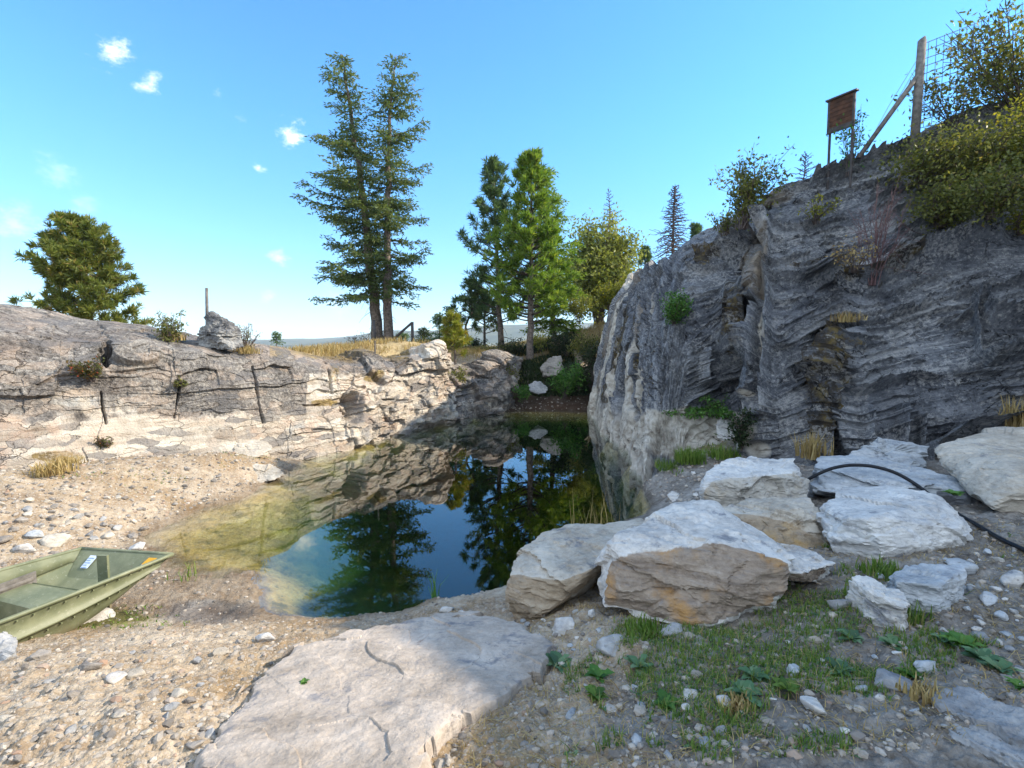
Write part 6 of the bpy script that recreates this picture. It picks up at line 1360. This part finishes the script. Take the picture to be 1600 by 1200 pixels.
WEEDS = [(872, 1040, .15, 'teal', 'strap-leaved weed at the right edge of the pinkish slab'), (935, 1060, .11, 'green', 'bushy green weed in the soil right of the pinkish slab'), (930, 1090, .10, 'grass', 'yellowish weed below the bushy green weed'),
         (1000, 1045, .12, 'teal', 'broad grey-green weed in front of the brown-faced boulder'), (1040, 1105, .11, 'green', 'glossy green weed at the bottom beside the low lilac stone'), (1165, 1090, .12, 'teal', 'broad weed at the bottom right of the pointed pale stone'),
         (1180, 1060, .11, 'teal', 'grey-green weed in the middle of the foreground grass'), (1230, 1080, .10, 'grass', 'yellow-green weed left of the egg-shaped stone'), (1505, 1010, .12, 'green', 'large broad-leaved weed on the shaded gravel, upper one'),
         (1535, 1035, .12, 'teal', 'large broad-leaved weed on the shaded gravel, lower one'), (1475, 1005, .10, 'teal', 'broad-leaved weed left of the two large ones'), (1560, 1050, .11, 'teal', 'weed at the lower right end of the broad-leaved row'),
         (1435, 930, .12, 'green', 'fresh green weed beside the end of the long pale slab'), (1420, 915, .07, 'green', 'small weed between the pale slab and the bluish slab'), (1395, 1010, .10, 'teal', 'grey-green weed above the blocky bluish stone'),
         (1590, 1075, .08, 'green', 'small weed at the right edge above the grey slab'), (763, 1002, .05, 'teal', 'tiny mossy weed on the far end of the pinkish slab'), (475, 1068, .04, 'green', 'tiny fallen green leaf tuft on the pinkish slab'), (1330, 1000, .11, 'teal', 'broad weed right of the brown-faced boulder in the grass'),
         (1310, 1050, .10, 'teal', 'weed beside the half-buried bluish stone'), (1425, 1060, .10, 'green', 'weed in front of the blocky bluish stone'), (1380, 770, .0, 'green', None), (1490, 775, .14, 'green', 'leafy weed rooted behind the smooth white boulder')]
for i, (px_, py_, s_, lf_, lb_) in enumerate(WEEDS):
    if lb_ is None: continue
    b = on_ground(px_, py_) if py_ > 800 else P(px_, py_, 4.6)
    if 470 < px_ < 770 and py_ > 990: b = G(px_, py_, .56 if py_ < 1030 else .66)
    weed(b, s_ * .8, lf_, 300 + i, lb_, n=17)

def field(name, label, cat, n, fx, h, w, leaf, seed, mask=None, bend=.6):
    r0 = np.random.default_rng(seed); x, y = fx(r0, n); z = ground_z(x, y); b = np.stack([x, y, z - .005], 1); k = z > .03
    if mask is not None: k &= mask(b)
    b = b[k]; V, Q, rn = blades(r0, b, h, w, bend)
    return tag(mesh_obj(name, V, Q, LEAF[leaf], None, dict(rnd=rn), smooth=False), label, cat, kind='stuff')
def m_fore(b):
    px, py = proj(b); p = b * [1, 1, 0]
    zone = np.maximum.reduce([gauss(px, py, 1180, 1040, 220, 90), gauss(px, py, 1020, 990, 90, 40) * .8, gauss(px, py, 1300, 960, 110, 40), .6 * gauss(px, py, 1480, 1020, 90, 40), .6 * gauss(px, py, 900, 1070, 60, 60), .75 * gauss(px, py, 1150, 1180, 260, 40)])
    return zone + .95 * fbm(p * 4.5, 4, gain=.6, seed=611) > .50
fr = lambda r, n: ((lambda y: (r.uniform(.1, 1.05, n) * (y + .15), y))(1.75 + 2.2 * r.random(n)))
field('grass', 'short green grass among stones in the shaded foreground', 'grass', 30000, fr, .055, .0030, 'grass', 601, m_fore, .9)
field('clover', 'low broad ground weeds mixed into the foreground grass', 'ground cover', 9000, fr, .022, .009, 'teal', 602, m_fore, 1.4)
field('straw_litter', 'dry broken straw and twigs lying on the foreground soil', 'straw', 9000, lambda r, n: ((lambda y: (r.uniform(-.1, 1.1, n) * (y + .15), y))(1.75 + 2.4 * r.random(n))), .05, .0022, 'straw', 603, lambda b: (b[:, 2] > .5), 3.0)
field('dry_grass', 'golden dry grass covering the plateau behind the left cliff', 'grass', 46000, lambda r, n: ((lambda y: (r.uniform(-.62, .02, n) * (y + 0) + 0 * y, y))(11.6 + 15 * r.random(n) ** 1.5)), .24, .012, 'straw', 604, lambda b: (b[:, 2] > 1.75) & (fbm(b * [.8, .8, 0], 3, seed=620) > -.3), .7)
field('dry_grass', 'dry yellow grass under the pines at the far end', 'grass', 16000, lambda r, n: (r.uniform(-2.8, 5, n), r.uniform(19, 30, n)), .22, .014, 'straw', 605, lambda b: (b[:, 2] > 1.6) & (fbm(b * [.6, .6, 0], 3, seed=621) > -.05), .8)
field('bank_grass', 'sparse low green growth on the left bank and by the boat', 'grass', 9000, lambda r, n: (r.uniform(-7.5, -2.6, n), r.uniform(3.6, 10.6, n)), .045, .006, 'grass', 606, lambda b: (lambda q: np.maximum.reduce([gauss(q[0], q[1], 150, 965, 120, 22) * (b[:, 1] < 6), gauss(q[0], q[1], 405, 708, 60, 14), .6 * gauss(q[0], q[1], 200, 750, 180, 30)]))(proj(b)) + .5 * fbm(b * [3, 3, 0], 3, seed=622) > .5, 1.0)
field('ledge_grass', 'green grass on the ledge under the right cliff', 'grass', 3500, lambda r, n: (r.uniform(2.6, 5.2, n), r.uniform(8, 10.4, n)), .09, .008, 'grass', 607, lambda b: fbm(b * [1.6, 1.6, 0], 3, seed=623) > -.02, .9)
field('slope_undergrowth', 'dark low undergrowth on the shaded slope at the far end', 'ground cover', 14000, lambda r, n: (r.uniform(-.2, 3.2, n), r.uniform(19.2, 24, n)), .22, .03, 'dark', 608, lambda b: (b[:, 2] > .45) & (fbm(b * [.9, .9, 0], 3, seed=624) > -.12), 1.0)
